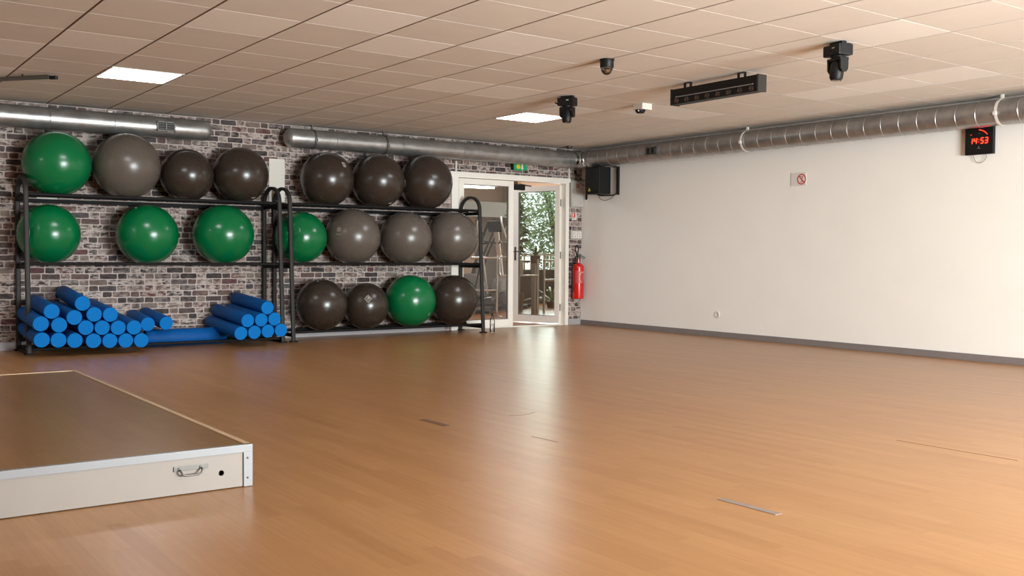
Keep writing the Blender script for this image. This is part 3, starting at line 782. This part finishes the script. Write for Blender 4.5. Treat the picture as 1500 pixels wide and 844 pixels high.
hose = [(EX-.015, EY, .97), (EX-.04, EY-.01, 1.02), (EX-.065, EY-.01, 1.08), (EX-.060, EY-.01, 1.125), (EX-.035, EY-.01, 1.14), (EX-.012, EY-.01, 1.115), (EX-.012, EY-.01, 1.06), (EX-.03, EY-.01, 1.0), (EX-.075, EY+.0, .95), (EX-.1, EY+.01, .85), (EX-.1, EY+.01, .6), (EX-.095, EY+.01, .47)]
def smooth_path(p, n=5):
    p = [Vector(q) for q in p]; out = []
    for i in range(len(p)-1):
        a, b, c_, d = p[max(i-1, 0)], p[i], p[i+1], p[min(i+2, len(p)-1)]
        for k in range(n):
            t_ = k/n; out.append(0.5*((2*b)+(-a+c_)*t_+(2*a-5*b+4*c_-d)*t_*t_+(-a+3*b-3*c_+d)*t_**3))
    out.append(p[-1]); return out
MB().tube(smooth_path(hose), .0085, 10).build('hose', M_black, fe)
lb = MB(); nn = 14
for k in range(nn):     # printed label wrapped on the body
    a0, a1 = [math.radians(200+125*q/nn) for q in (k, k+1)]; rr = R_+.0008
    lb.quad((EX+rr*math.cos(a0), EY+rr*math.sin(a0), .60), (EX+rr*math.cos(a1), EY+rr*math.sin(a1), .60), (EX+rr*math.cos(a1), EY+rr*math.sin(a1), .78), (EX+rr*math.cos(a0), EY+rr*math.sin(a0), .78))
lb.build('label', mat('extinguisher_label', (196, 66, 66), 0.4), fe)
ring_ = [Vector((EX+(R_+.0025)*math.cos(math.radians(278)+.055*math.cos(a)/R_), EY+(R_+.0025)*math.sin(math.radians(278)+.055*math.cos(a)/R_), .685+.075*math.sin(a))) for a in [math.radians(70+180*k/16) for k in range(17)]]
MB().tube(ring_, .0042, 6).build('white_ring_mark', M_whitebox, fe)
for k in range(5):
    pp = [Vector((EX+(R_+.002)*math.cos(math.radians(q)), EY+(R_+.002)*math.sin(math.radians(q)), .65+.022*k)) for q in (284, 290, 296, 302, 308)]
    MB().tube(pp, .0022, 5).build('lettering', M_mark, fe)
MB().bb(EX-.03, EX+.03, EY+R_-.01, YB-.001, .86, .90, 0.003).build('wall_bracket', M_black, fe)

# ------------------------------------------------------------------ things on the white wall
# loudspeaker on bracket
sp_ = thing('loudspeaker', (9.1, 10.62, 1.87), 'black wall loudspeaker with yellow warning label in the room corner', 'loudspeaker')
ca = math.radians(0)
MB().box((9.10, 10.56, 2.035), (.22, .30, .375), 0.02, seg=3).build('cabinet', M_black, sp_)
MB().box((8.986, 10.56, 2.045), (.012, .25, .30), 0.006).build('grille', mat('speaker_grille', (20, 19, 19), 0.7, bump=0.5, bscale=300), sp_)
MB().prism([(-.028, 0), (.028, 0), (0, .048)], (8.9785, 10.60, 1.888), (0, -1, 0), (0, 0, 1), (.002, 0, 0)).build('warning_label', M_yellow, sp_)
g = MB(); g.bb(9.262, 9.299, 10.33, 10.36, 1.84, 2.23, 0.004)
g.build('wall_plate', M_black, sp_)
g = MB(); g.sweep([(9.28, 10.345, 2.215), (9.20, 10.36, 2.245), (9.10, 10.50, 2.245), (9.10, 10.56, 2.225)], rrect(.02, .02, .004, 2), side=(0, 0, 1)); g.build('bracket_arm', M_black, sp_)
g = MB(); g.sweep([(9.28, 10.345, 1.86), (9.20, 10.36, 1.83), (9.10, 10.50, 1.83), (9.10, 10.56, 1.845)], rrect(.02, .02, .004, 2), side=(0, 0, 1)); g.build('bracket_arm', M_black, sp_)
MB().tube(smooth_path([(9.1, 10.55, 1.85), (9.1, 10.50, 1.78), (9.15, 10.44, 1.765), (9.22, 10.40, 1.80), (9.27, 10.36, 1.87)]), .004, 8).build('cable', M_black, sp_)
cbk = thing('speaker_cables', (9.2, 11.05, 2.02), 'two thin black cables running from the brick corner to the loudspeaker', 'cable')
MB().tube(smooth_path([(9.17, YB-.012, 2.20), (9.19, YB-.03, 2.14), (9.21, 11.0, 2.075), (9.2, 10.85, 2.07), (9.12, 10.72, 2.09)]), .004, 8).build('cable', M_black, cbk)
MB().tube(smooth_path([(9.16, YB-.012, 2.21), (9.17, YB-.03, 2.12), (9.20, 11.03, 2.02), (9.2, 10.87, 1.96), (9.12, 10.72, 1.945)]), .004, 8).build('cable', M_black, cbk)
MB().bb(9.155, 9.18, YB-.03, YB-.002, 2.17, 2.22, 0.003).build('connector', M_black, cbk)
tag(MB().bb(XW-.022, XW-.001, 11.015, 11.04, 1.80, 1.985, 0.003).build('black_strip', M_black), 'thin vertical black strip low beside the loudspeaker', 'wall strip')
# no smoking sign
ns = thing('no_smoking_sign', (XW-.005, 7.31, 1.80), 'small white plate with a red crossed-out circle high on the white wall', 'sign')
MB().bb(XW-.006, XW-.001, 7.205, 7.415, 1.805, 1.955, 0.002).build('plate', M_whitebox, ns)
cx_, cz_ = 7.265, 1.878
ex_, ez_ = Vector((0, -1, 0)), Vector((0, 0, 1))
MB().lathe([(.048, 0), (.048, .0015), (.060, .0015), (.060, 0)], (XW-.006, cx_, cz_), (-1, 0, 0), 36, caps=False).build('red_ring', M_red2, ns)
MB().box((XW-.0068, cx_, cz_), (.0015, .105, .011), 0, rot=Matrix.Rotation(math.radians(45), 3, 'X')).build('red_slash', M_red2, ns)
g = MB().tube([(XW-.0066, cx_-y_, cz_+z_) for y_, z_ in ((-.020, .030), (.018, .030), (.012, .012), (-.004, .004), (.006, -.012), (.012, -.030), (-.018, -.032))], .0035, 6); g.build('pictogram', mat('dark_red_print', (120, 50, 50), 0.6), ns)
# socket
so_ = thing('wall_socket', (XW-.004, 8.507, .24), 'round white power socket low on the white wall', 'socket')
MB().lathe([(.040, 0), (.040, .006), (.036, .010), (.022, .010), (.020, .004), (0, .004)], (XW-.001, 8.507, .277), (-1, 0, 0), 30).build('plate', M_whitebox, so_)
MB().lathe([(.006, 0), (.006, .002), (0, .002)], (XW-.0052, 8.507, .277), (-1, 0, 0), 12).build('contact', M_print, so_)
# digital clock
ck = thing('digital_clock', (XW-.03, 5.165, 1.99), 'square black digital wall clock with red digits under the duct', 'clock')
Y0, Y1, Z0, Z1 = 5.305, 5.028, 1.992, 2.258
MB().bb(XW-.05, XW-.004, Y1, Y0, Z0, Z1, 0.004).build('housing', M_black, ck)
XF = XW-.0505
SEG = {'1': 'bc', '4': 'fgbc', '5': 'afgcd', '3': 'abgcd'}
def digit(ch, yc, zc, w_, h_, th):
    g = MB(); o = (XF, yc, zc)
    sl = 0.12
    S = {'a': ((-w_/2, h_/2), (w_/2, h_/2)), 'g': ((-w_/2, 0), (w_/2, 0)), 'd': ((-w_/2, -h_/2), (w_/2, -h_/2)),
         'f': ((-w_/2, h_/2), (-w_/2, 0)), 'b': ((w_/2, h_/2), (w_/2, 0)), 'e': ((-w_/2, 0), (-w_/2, -h_/2)), 'c': ((w_/2, 0), (w_/2, -h_/2))}
    for s_ in SEG[ch]:
        (x0, z0), (x1, z1) = S[s_]; hz_ = abs(z0-z1) < 1e-6
        t_ = th/2
        if hz_: pts = [(x0+t_*.6, z0-t_), (x1-t_*.6, z0-t_), (x1+t_*.2, z0), (x1-t_*.6, z0+t_), (x0+t_*.6, z0+t_), (x0-t_*.2, z0)]
        else: pts = [(x0-t_, z0-t_*.5), (x0-t_, z1+t_*.5), (x0, z1-t_*.2), (x0+t_, z1+t_*.5), (x0+t_, z0-t_*.5), (x0, z0+t_*.2)]
        pts = [(x+z*sl, z) for x, z in pts]
        g.prism(pts, o, (0, -1, 0), (0, 0, 1), (-.0015, 0, 0))
    return g
ymid, zmid = 5.166, 2.122
for ch, dx in (('1', -.076), ('4', -.034), ('5', .033), ('3', .075)):
    digit(ch, ymid-dx, zmid, .024, .050, .0085).build('digit', M_led, ck)
for dz in (-.012, .012):
    MB().box((XF-.0005, ymid, zmid+dz), (.0015, .006, .006)).build('colon', M_led, ck)
# arc of second marks, upper right
acx, acz, ar = ymid+.008, zmid-.004, .108
for k in range(12):
    a = math.radians(84-4.4*k)
    MB().box((XF-.0005, acx-ar*math.cos(a), acz+ar*math.sin(a)), (.0015, .0075, .005), 0, rot=Matrix.Rotation(-(a-PI/2) if False else (a-PI/2), 3, 'X')).build('second_mark', M_led, ck)
MB().box((XF-.0005, ymid+.078, zmid+.062), (.0015, .005, .005)).build('indicator_lamp', M_led, ck)
MB().bb(XF-.001, XF, ymid-.012, ymid+.002, zmid+.068, zmid+.072).build('lettering', M_print, ck)
MB().bb(XF-.001, XF, ymid-.020, ymid+.018, zmid-.075, zmid-.072).build('lettering', M_print, ck)
MB().bb(XF-.001, XF, ymid-.003, ymid+.003, zmid-.064, zmid-.055).build('emblem', M_mark, ck)
MB().bb(XW-.035, XW-.01, 5.135, 5.185, Z1, Z1+.018, 0.003).build('hanger', M_black, ck)
MB().tube(smooth_path([(XW-.02, 5.235, 1.993), (XW-.02, 5.215, 1.935), (XW-.02, 5.17, 1.912), (XW-.02, 5.13, 1.930), (XW-.02, 5.105, 1.965), (XW-.02, 5.115, 1.993)]), .0022, 8).build('cable', M_steel, ck)

# ------------------------------------------------------------------ ceiling equipment
def moving_head(x, y, s, label, yaw=0.0):
    t = thing('moving_head_light', (x, y, H), label, 'stage light', 'moving head stage lights')
    R = Matrix.Rotation(yaw, 3, 'Z')
    def q(a, b, c_): return Vector((x, y, H))+R @ Vector((a*s, b*s, c_*s))
    g = MB().box(q(0, 0, -.015), (.05*s, .16*s, .03*s), .003, rot=R); g.build('clamp', M_black, t)
    b = MB().box(q(0, 0, -.075), (.15*s, .21*s, .095*s), .012*s, rot=R)
    for sgn in (-1, 1): b.box(q(0, sgn*.095, -.05), (.10*s, .03*s, .05*s), .004*s, rot=R)
    b = b.build('base', M_black, t)
    MB().box(q(-.0762, -.03, -.06), (.002, .03*s, .008*s), 0, rot=R).build('emblem', M_mark, b)
    MB().tube([q(0, .105, -.075), q(0, .14, -.085), q(.01, .165, -.070)], .009*s, 8).build('plug', M_black, b)
    MB().lathe([(.055*s, 0), (.055*s, .015*s)], q(0, 0, -.1375), (0, 0, 1), 24).build('turntable', M_black, t)
    yk = MB().box(q(0, 0, -.150), (.09*s, .175*s, .025*s), .005*s, rot=R)
    for sgn in (-1, 1):
        pts = [(-.042*s, -.150*s), (.042*s, -.150*s), (.040*s, -.235*s), (.022*s, -.262*s), (-.022*s, -.262*s), (-.040*s, -.235*s)]
        o_ = Vector((x, y, H))+R @ Vector((0, sgn*.088*s-(.0 if sgn > 0 else .0), 0))
        yk.prism(pts, o_, R @ Vector((1, 0, 0)), (0, 0, 1), R @ Vector((0, -sgn*.022*s, 0)))
    yk = yk.build('yoke', M_black, t)
    MB().lathe([(.012*s, 0), (.012*s, .003*s), (0, .003*s)], q(0, .089, -.225), R @ Vector((0, 1, 0)), 14).build('pivot_cap', M_steel, yk)
    hd_ = MB().lathe([(0, 0), (.036*s, 0), (.054*s, .03*s), (.060*s, .09*s), (.056*s, .15*s), (.042*s, .172*s), (.038*s, .172*s)], q(0, 0, -.160), R @ Vector((-.10, 0, -1)), 28, caps=False)
    hd_ = hd_.build('lamp_head', M_black, t)
    MB().lathe([(.039*s, .170*s), (.030*s, .174*s), (0, .177*s)], q(0, 0, -.160), R @ Vector((-.10, 0, -1)), 24, caps=False).build('lens', M_chrome, hd_)
    return t
moving_head(6.02, 7.44, 0.78, 'small black moving head light beside the lit panel in the middle of the ceiling', 0.5)
moving_head(6.02, 4.41, 0.82, 'larger-looking black moving head light at the right of the ceiling', -0.25)
# clear dome light
dm = thing('dome_light', (5.142, 5.873, H), 'black ceiling fixture with clear faceted dome', 'ceiling fixture')
MB().lathe([(0, 0), (.058, 0), (.058, -.010), (.053, -.012), (.053, -.062), (.050, -.066), (0, -.066)], (5.142, 5.873, H), (0, 0, 1), 32).build('housing', M_black, dm)
MB().lathe([(.048*math.cos(a), -.066-.055*math.sin(a)) for a in [PI/2*k/8 for k in range(9)]], (5.142, 5.873, H), (0, 0, 1), 14, smooth=False, caps=False).build('dome', glass_material('dome_plastic', (.85, .8, .76), 3.0), dm)
MB().lathe([(.016, -.066), (.020, -.08), (.010, -.1), (0, -.104)], (5.142, 5.873, H), (0, 0, 1), 12, smooth=False, caps=False).build('lamp_core', M_chrome, dm)
# projector-like sensor
pr = thing('ceiling_sensor', (6.94, 7.394, H), 'small white ceiling box with dark glass underside', 'ceiling sensor')
MB().box((6.93, 7.37, H-.030), (.13, .13, .060), .003).build('housing', M_whitebox, pr)
MB().lathe([(.052, 0), (.050, -.016), (.036, -.034), (0, -.038)], (6.90, 7.37, H-.060), (0, 0, 1), 24, caps=False).build('lens_cover', M_black, pr)
MB().box((6.856, 7.35, H-.073), (.010, .014, .016), .002).build('white_mark', M_mark, pr)
# led bar with eight lenses
lbx, ly0, ly1 = 6.345, 5.395, 6.375
lt = thing('led_bar_light', (lbx, 5.9, H), 'long black light bar with a row of eight lenses', 'stage light')
b = MB().bb(lbx-.01, lbx+.085, ly0, ly1, 2.335, 2.468, .006).build('housing', M_black, lt)
MB().bb(lbx-.014, lbx+.089, ly0-.006, ly0+.012, 2.330, 2.472, .005).build('end_plate', mat('dark_end_plate', (48, 44, 42), 0.45), lt)
MB().bb(lbx-.014, lbx+.089, ly1-.012, ly1+.006, 2.330, 2.472, .005).build('end_plate', M_black, lt)
MB().bb(lbx-.018, lbx-.010, ly0+.05, ly1-.06, 2.392, 2.399).build('silver_strip', M_alu, b)
for k in range(8):
    yy = ly1-.07-(ly1-ly0-.14)*k/7
    MB().lathe([(.024, 0), (.024, .004), (.019, .006), (.015, .001), (0, .004)], (lbx-.0095, yy, 2.362), (-1, 0, 0), 18).build('lens', mat('smoky_lens', (84, 72, 66), 0.15, metal=0.6), b)
for yy in (6.21, 5.60):
    g = MB().sweep([(lbx+.03, yy-.035, 2.466), (lbx+.03, yy-.035, H-.004), (lbx+.03, yy+.035, H-.004), (lbx+.03, yy+.035, 2.466)], rrect(.03, .006, .002, 1), side=(1, 0, 0), smooth=False)
    g.build('bracket', M_black, lt)
tag(MB().lathe([(0, 0), (.045, 0), (.045, -.012), (.034, -.034), (0, -.038)], (8.78, 10.80, H), (0, 0, 1), 24).build('smoke_detector', mat('dark_detector', (70, 58, 50), 0.5)), 'small dark round detector on the ceiling above the corner elbow', 'smoke detector')
# tiny tab of paper at the top of the brick wall
tag(MB().prism([(0, 0), (.055, -.004), (.035, -.05)], (2.75, YB-.004, H-.012), (1, 0, 0), (0, 0, 1), (0, -.002, 0)).build('paper_tab', M_whitebox), 'tiny white paper tab hanging where bricks meet ceiling', 'paper tab')
# slim hanging rail at the far left
hr = thing('ceiling_rail', (1.5, 9.5, H-.05), 'slim pale metal rail with dark tip under the ceiling at far left', 'rail')
MB().sweep([(0.95, 10.25, H-.035), (1.80, 9.19, H-.035)], rrect(.035, .03, .006, 2), side=(0, 0, 1)).build('rail', M_steel, hr)
MB().box((1.83, 9.175, H-.04), (.07, .035, .03), .008, rot=Matrix.Rotation(math.radians(-51), 3, 'Z')).build('end_cap', M_black, hr)
for q in (0.25, 0.8):
    xx, yy = 0.95+(1.8-.95)*q, 10.25+(9.19-10.25)*q
    MB().cyl((xx, yy, H-.03), (xx, yy, H), .006, 8).build('drop_rod', M_black, hr)
# bottle
bt = thing('plastic_bottle', (7.29, 10.50, 0), 'clear plastic bottle with dark cap beside the right foot of the rack', 'bottle')
MB().lathe([(0, .002), (.030, .002), (.034, .012), (.033, .10), (.034, .15), (.026, .185), (.013, .205), (.013, .218)], (7.29, 10.50, 0), (0, 0, 1), 24, caps=False).build('body', M_bottle, bt)
MB().lathe([(0, .008), (.029, .008), (.030, .11), (0, .11)], (7.29, 10.50, 0), (0, 0, 1), 20).build('water', glass_material('water_fill', (.9, .9, .9), 1.5), bt)
MB().lathe([(0, .217), (.016, .217), (.016, .252), (0, .255)], (7.29, 10.50, 0), (0, 0, 1), 18).build('cap', M_black, bt)

# ------------------------------------------------------------------ beyond the doorway
AY = 16.5
struct('floor_annex', MB().bb(5.6, 17.2, YB+0.12, AY+.6, -0.10, 0.0), M_lobby)
struct('ceiling_annex', MB().bb(5.6, 17.2, YB+0.16, AY+.2, 2.55, 2.65), M_plain)
struct('wall_annex_left', MB().bb(5.5, 5.6, YB+0.16, AY, 0, 2.55), M_tan)
struct('wall_annex_right', MB().bb(17.2, 17.3, YB+0.16, AY, 0, 2.55), M_wall)
struct('wall_annex_front', MB().bb(9.46, 17.2, YB+0.02, YB+0.16, 0, 2.55), M_plain)
g = MB().bb(5.6, 11.78, AY, AY+.12, 0, 2.55); g.bb(11.70, 11.78, AY-.5, AY, 0, 2.55)
struct('wall_annex_back', g, M_tan)
struct('trim_1', MB().bb(11.79, 17.18, AY-.08, AY+.12, 2.38, 2.55), M_plain)
tag(MB().bb(11.02, 11.66, AY-.03, AY-.002, 0.35, 1.70, .003).build('wall_mirror', M_mirror), 'dark grey wall mirror behind the gym machines', 'mirror')
tag(MB().bb(5.62, 11.69, AY-.45, AY-.03, 1.735, 2.03, .01).build('bulkhead', M_bulk), 'pale blue boxed bulkhead across the gym back wall', 'bulkhead')
tag(MB().bb(5.62, 11.69, AY-.40, AY-.001, 0.0, .30, .005).build('plinth', M_dkgrey), 'dark grey low plinth along the gym back wall', 'plinth')
fl = thing('tube_light', (9.85, 15.0, 2.19), 'pair of glowing fluorescent tubes seen through the closed glass door', 'tube light')
MB().bb(9.2, 10.45, 14.90, 15.02, 2.235, 2.27, .005).build('housing', M_whitebox, fl)
for yy, x1 in ((14.92, 10.38), (15.0, 10.30)): MB().cyl((9.25, yy, 2.215), (x1, yy, 2.215), .017, 12).build('tube', mat('glowing_tube', (255, 244, 225), 0.5, emit=14.0), fl)
for x_ in (9.4, 10.2): MB().cyl((x_, 14.96, 2.27), (x_, 14.96, 2.55), .006, 8).build('drop_rod', M_steel, fl)

for gx, gy, gl_lab in ((8.0, 12.6, 'added unseen light panel just inside the gym beyond the closed glass door'), (9.9, 14.0, 'added unseen light panel above the gym machines'), (11.4, 12.8, 'added unseen light panel above the lobby barriers')):  # unseen panels added to brighten the machines, open leaf and pillar
  gl_ = thing('ceiling_light', (gx, gy, 2.545), gl_lab, 'ceiling light')
  MB().bb(gx-.3, gx+.3, gy-.3, gy+.3, 2.535, 2.55).build('frame', M_whitebox, gl_)
  MB().bb(gx-.28, gx+.28, gy-.28, gy+.28, 2.530, 2.5345).build('diffuser', M_light, gl_)
# elliptical trainer (white and grey) and a darker cycle behind the closed leaf
def cross_trainer(x, y, label, body, rotz):
    t = thing('cross_trainer', (x, y, 0), label, 'gym machine', 'gym machines beyond the glass')
    R = Matrix.Rotation(rotz, 3, 'Z'); O = Vector((x, y, 0))
    q = lambda a, b, c_: O+R @ Vector((a, b, c_))
    g = MB().box(q(0, 0, .05), (1.5, .10, .06), .01, rot=R); g.box(q(-.65, 0, .04), (.08, .60, .06), .01, rot=R); g.box(q(.65, 0, .04), (.08, .60, .06), .01, rot=R); g.build('base', M_rack, t)
    fw = MB().lathe([(0, -.09), (.26, -.09), (.29, -.06), (.29, .06), (.26, .09), (0, .09)], q(.42, 0, .36), R @ Vector((0, 1, 0)), 32); fw.build('flywheel_housing', M_mirror, t)
    MB().sweep([q(.42, 0, .45), q(.30, 0, .9), q(.16, 0, 1.42)], rrect(.08, .06, .015), side=R @ Vector((0, 1, 0))).build('upright', body, t)
    MB().box(q(.10, 0, 1.50), (.05, .26, .20), .01, rot=R @ Matrix.Rotation(-.35, 3, 'Y')).build('console', M_black, t)
    for s_ in (-1, 1):
        MB().tube(smooth_path([q(.30, s_*.24, .30), q(.16, s_*.26, .9), q(.02, s_*.27, 1.25), q(-.10, s_*.24, 1.52), q(-.06, s_*.20, 1.66)]), .018, 10).build('swing_arm', body, t)
        MB().tube([q(.36, s_*.2, .33-.1*s_), q(-.45, s_*.2, .22)], .022, 10).build('pedal_arm', M_steel, t)
        MB().box(q(-.12, s_*.2, .31-.05*s_), (.36, .14, .03), .01, rot=R).build('pedal', M_black, t)
        MB().tube([q(.22, 0, 1.20), q(.10, s_*.12, 1.22), q(-.02, s_*.16, 1.24)], .014, 8).build('fixed_grip', M_black, t)
    return t
cross_trainer(9.95, 14.35, 'white-armed cross trainer nearest the closed glass door', M_whitebox, 0.5)
cross_trainer(10.75, 15.5, 'dark cross trainer standing behind the white-armed one', M_rack, 2.4)

# turnstile barriers
def rail_obj(name, paths, r, loc, label, cat='barrier', discs=()):
    t = thing(name, loc, label, cat)
    for nm, p_ in paths: MB().tube(p_, r, 12).build(nm, M_chrome, t)
    for d_ in discs: MB().lathe([(0, .012), (.07, .012), (.09, 0)], d_, (0, 0, 1), 24).build('foot_disc', M_steel, t)
    return t
by = 13.2
loop = smooth_path([(9.32, by, .66), (9.29, by, .72), (9.29, by, .90), (9.32, by, .96), (9.40, by, .97), (9.62, by, .97)])
rail_obj('entry_barrier', [('post', [(9.245, by, 0.01), (9.245, by, 1.0)]), ('rail', [(8.75, by, .95), (9.245, by, .95)]), ('rail', [(8.75, by, .43), (9.245, by, .43)]), ('curved_bar', loop), ('rail', [(9.32, by, .66), (9.62, by, .65)])], .019, (9.245, by, 0), 'chrome tubular entry barrier behind the closed glass door', discs=((9.245, by, 0),))
sg = thing('direction_sign', (9.52, 13.02, .70), 'white panel with blue disc and white arrow hung on the barrier', 'sign')
MB().bb(9.33, 9.63, 13.0, 13.012, .688, .915, .004).build('panel', M_whitebox, sg)
MB().lathe([(0, .003), (.092, .003), (.092, 0)], (9.462, 12.9995, .80), (0, -1, 0), 36).build('blue_disc', M_signblue, sg)
MB().prism([(-.06, .018), (.0, .018), (.0, .05), (.058, 0), (.0, -.05), (.0, -.018), (-.06, -.018)], (9.462, 12.996, .80), (1, 0, 0), (0, 0, 1), (0, -.002, 0)).build('white_arrow', M_whitebox, sg)
MB().tube([(9.33, 13.02, .665), (9.95, 13.02, .665)], .016, 10).build('lower_bar', M_chrome, sg)
for x_ in (9.34, 9.93): MB().tube([(x_, 13.02, 0), (x_, 13.02, .93)], .016, 10).build('post', M_chrome, sg)
# pillar and posts seen through the open leaf
pl = thing('planter_pillar', (10.42, 13.6, 0), 'pale square pillar carrying a potted agave', 'pillar')
MB().bb(10.28, 10.36+.02, 13.55, 13.65, 0, .86, .006).build('shaft', M_cab, pl)
rail_obj('gate_barrier', [('post', [(10.60, 13.7, 0), (10.60, 13.7, .92)]), ('rail', [(10.60, 13.7, .565), (11.25, 13.7, .565)]), ('rail', [(10.60, 13.7, .905), (11.25, 13.7, .905)]), ('post', [(11.25, 13.7, 0), (11.25, 13.7, .92)]), ('rail', [(9.98, 13.7, .89), (10.28, 13.7, .89)])], .02, (10.6, 13.7, 0), 'chrome gate barrier with horizontal bars seen through the open door leaf')
# dark low counter with balustrade
tag(MB().bb(11.79, 17.18, AY-.10, AY+.02, 0, .70, .005).build('low_counter', M_dkgrey), 'long dark grey low wall at the far end of the lobby', 'low wall')
bl = thing('balustrade', (14, AY-.04, .70), 'pale balustrade on top of the dark low wall', 'railing')
MB().bb(11.79, 17.18, AY-.07, AY-.01, .99, 1.03, .005).build('top_rail', M_cab, bl)
for k in range(31):
    x_ = 11.87+k*.17
    MB().bb(x_-.022, x_+.022, AY-.055, AY-.025, .70, .99).build('baluster', M_cab, bl)
g = MB()
for x_ in (11.82, 14.2, 17.15): g.bb(x_-.03, x_+.03, AY+.04, AY+.10, 0, 2.55)
struct('window_2', g, M_white)
struct('ground_outside', MB().bb(6, 24, AY+.6, 26, -0.12, -0.02), M_ground)

# plants
def leafmass(g, n, c0, size, ls, rnd):
    for _ in range(n):
        while True:
            a = [rnd.uniform(-1, 1) for _ in range(3)]
            if sum(q*q for q in a) <= 1: break
        p = Vector((c0[0]+a[0]*size[0], c0[1]+a[1]*size[1], c0[2]+a[2]*size[2]))
        d = Vector([rnd.uniform(-1, 1) for _ in range(3)]).normalized(); s_ = d.orthogonal().normalized(); L = ls*rnd.uniform(.6, 1.4); W = L*.32
        f0 = len(g.bm.faces)
        vs_ = [g.bm.verts.new(q) for q in (p-d*L/2, p+s_*W/2+d*.05*L, p+d*L/2+Vector((0, 0, -.2*L)), p-s_*W/2+d*.05*L)]
        g.bm.faces.new(vs_)
rnd = random.Random(11)
def shrub(x, y, h, w_, n, ls, label, m, z0=0):
    t = thing('leafy_tree', (x, y, z0), label, 'tree', 'trees outside the lobby')
    g = MB(); leafmass(g, n, (x, y, z0+h*.55), (w_, w_*.7, h*.48), ls, rnd); o = g.build('foliage', m, t); tag(o, kind='stuff')
    tk = MB()
    for k in range(4):
        a = rnd.uniform(0, 2*PI); tk.tube(smooth_path([(x, y, z0), (x+.1*math.cos(a), y+.1*math.sin(a), z0+h*.3), (x+w_*.5*math.cos(a), y+w_*.4*math.sin(a), z0+h*.8)]), .03, 8)
    tk.build('trunk', M_bark, t)
for a in ((12.7, 18.0, 3.2, .85, 4200, .12, 'light green leafy tree seen through the gap beside the open door', M_foil, 0),
          (14.6, 18.2, 3.0, .95, 4200, .12, 'bushy light green tree in the middle of the lobby window', M_foil, 0),
          (13.7, 20.2, 3.6, 1.2, 2400, .16, 'darker tree standing behind the two nearer ones', M_foil2, 0),
          (16.6, 20.0, 3.4, 1.3, 2400, .16, 'dark leafy tree at the right of the lobby window', M_foil2, 0)):
    shrub(*a)
# tall indoor plant just behind the gap
ip = thing('tall_houseplant', (10.42, 14.3, 0), 'tall dark-leaved houseplant in the gap between the door leaves', 'plant')
g = MB(); leafmass(g, 150, (10.42, 14.3, 1.55), (.16, .25, .55), .20, rnd); tag(g.build('leaves', M_foil2, ip), kind='stuff')
MB().tube([(10.42, 14.3, .3), (10.42, 14.3, 1.9)], .014, 8).build('stem', M_bark, ip)
MB().lathe([(0, 0), (.12, 0), (.16, .32), (.14, .32), (.13, .28), (0, .28)], (10.42, 14.3, 0), (0, 0, 1), 24).build('pot', M_tan2, ip)
def blade_plant(x, y, z, n, L, label, m, pot=True):
    t = thing('potted_plant', (x, y, z), label, 'plant')
    g = MB()
    for k in range(n):
        a = 2*PI*k/n+rnd.uniform(-.2, .2); e_ = rnd.uniform(.35, 1.1); l = L*rnd.uniform(.7, 1.1)
        pts = []
        for q in range(6):
            u = q/5; pts.append(Vector((x+math.cos(a)*l*u*math.cos(e_), y+math.sin(a)*l*u*math.cos(e_), z+.12+l*(u*math.sin(e_)-.45*u*u))))
        s_ = Vector((-math.sin(a), math.cos(a), 0)); prev = None
        for q, p_ in enumerate(pts):
            w2 = .022*math.sin(PI*(q+.6)/6); cur = (g.bm.verts.new(p_-s_*w2), g.bm.verts.new(p_+s_*w2))
            if prev: g.bm.faces.new((prev[0], prev[1], cur[1], cur[0]))
            prev = cur
    g.build('leaves', m, t)
    MB().lathe([(0, 0), (.07, 0), (.09, .13), (.08, .13), (0, .11)], (x, y, z), (0, 0, 1), 20).build('pot', M_tan2, t)
blade_plant(10.33, 13.6, .86, 16, .42, 'spiky green potted agave on top of the pale pillar', M_foil)
blade_plant(11.7, 14.9, .0, 18, .95, 'floor plant with long arching striped leaves behind the barrier', M_foil)
# daylight falling into the lobby through its glazed end
area('lobby_daylight', (14.2, AY+.3, 1.6), (math.radians(-90), 0, 0), 5.4, 1.6, 420.0, (0.97, 1.0, 0.98))
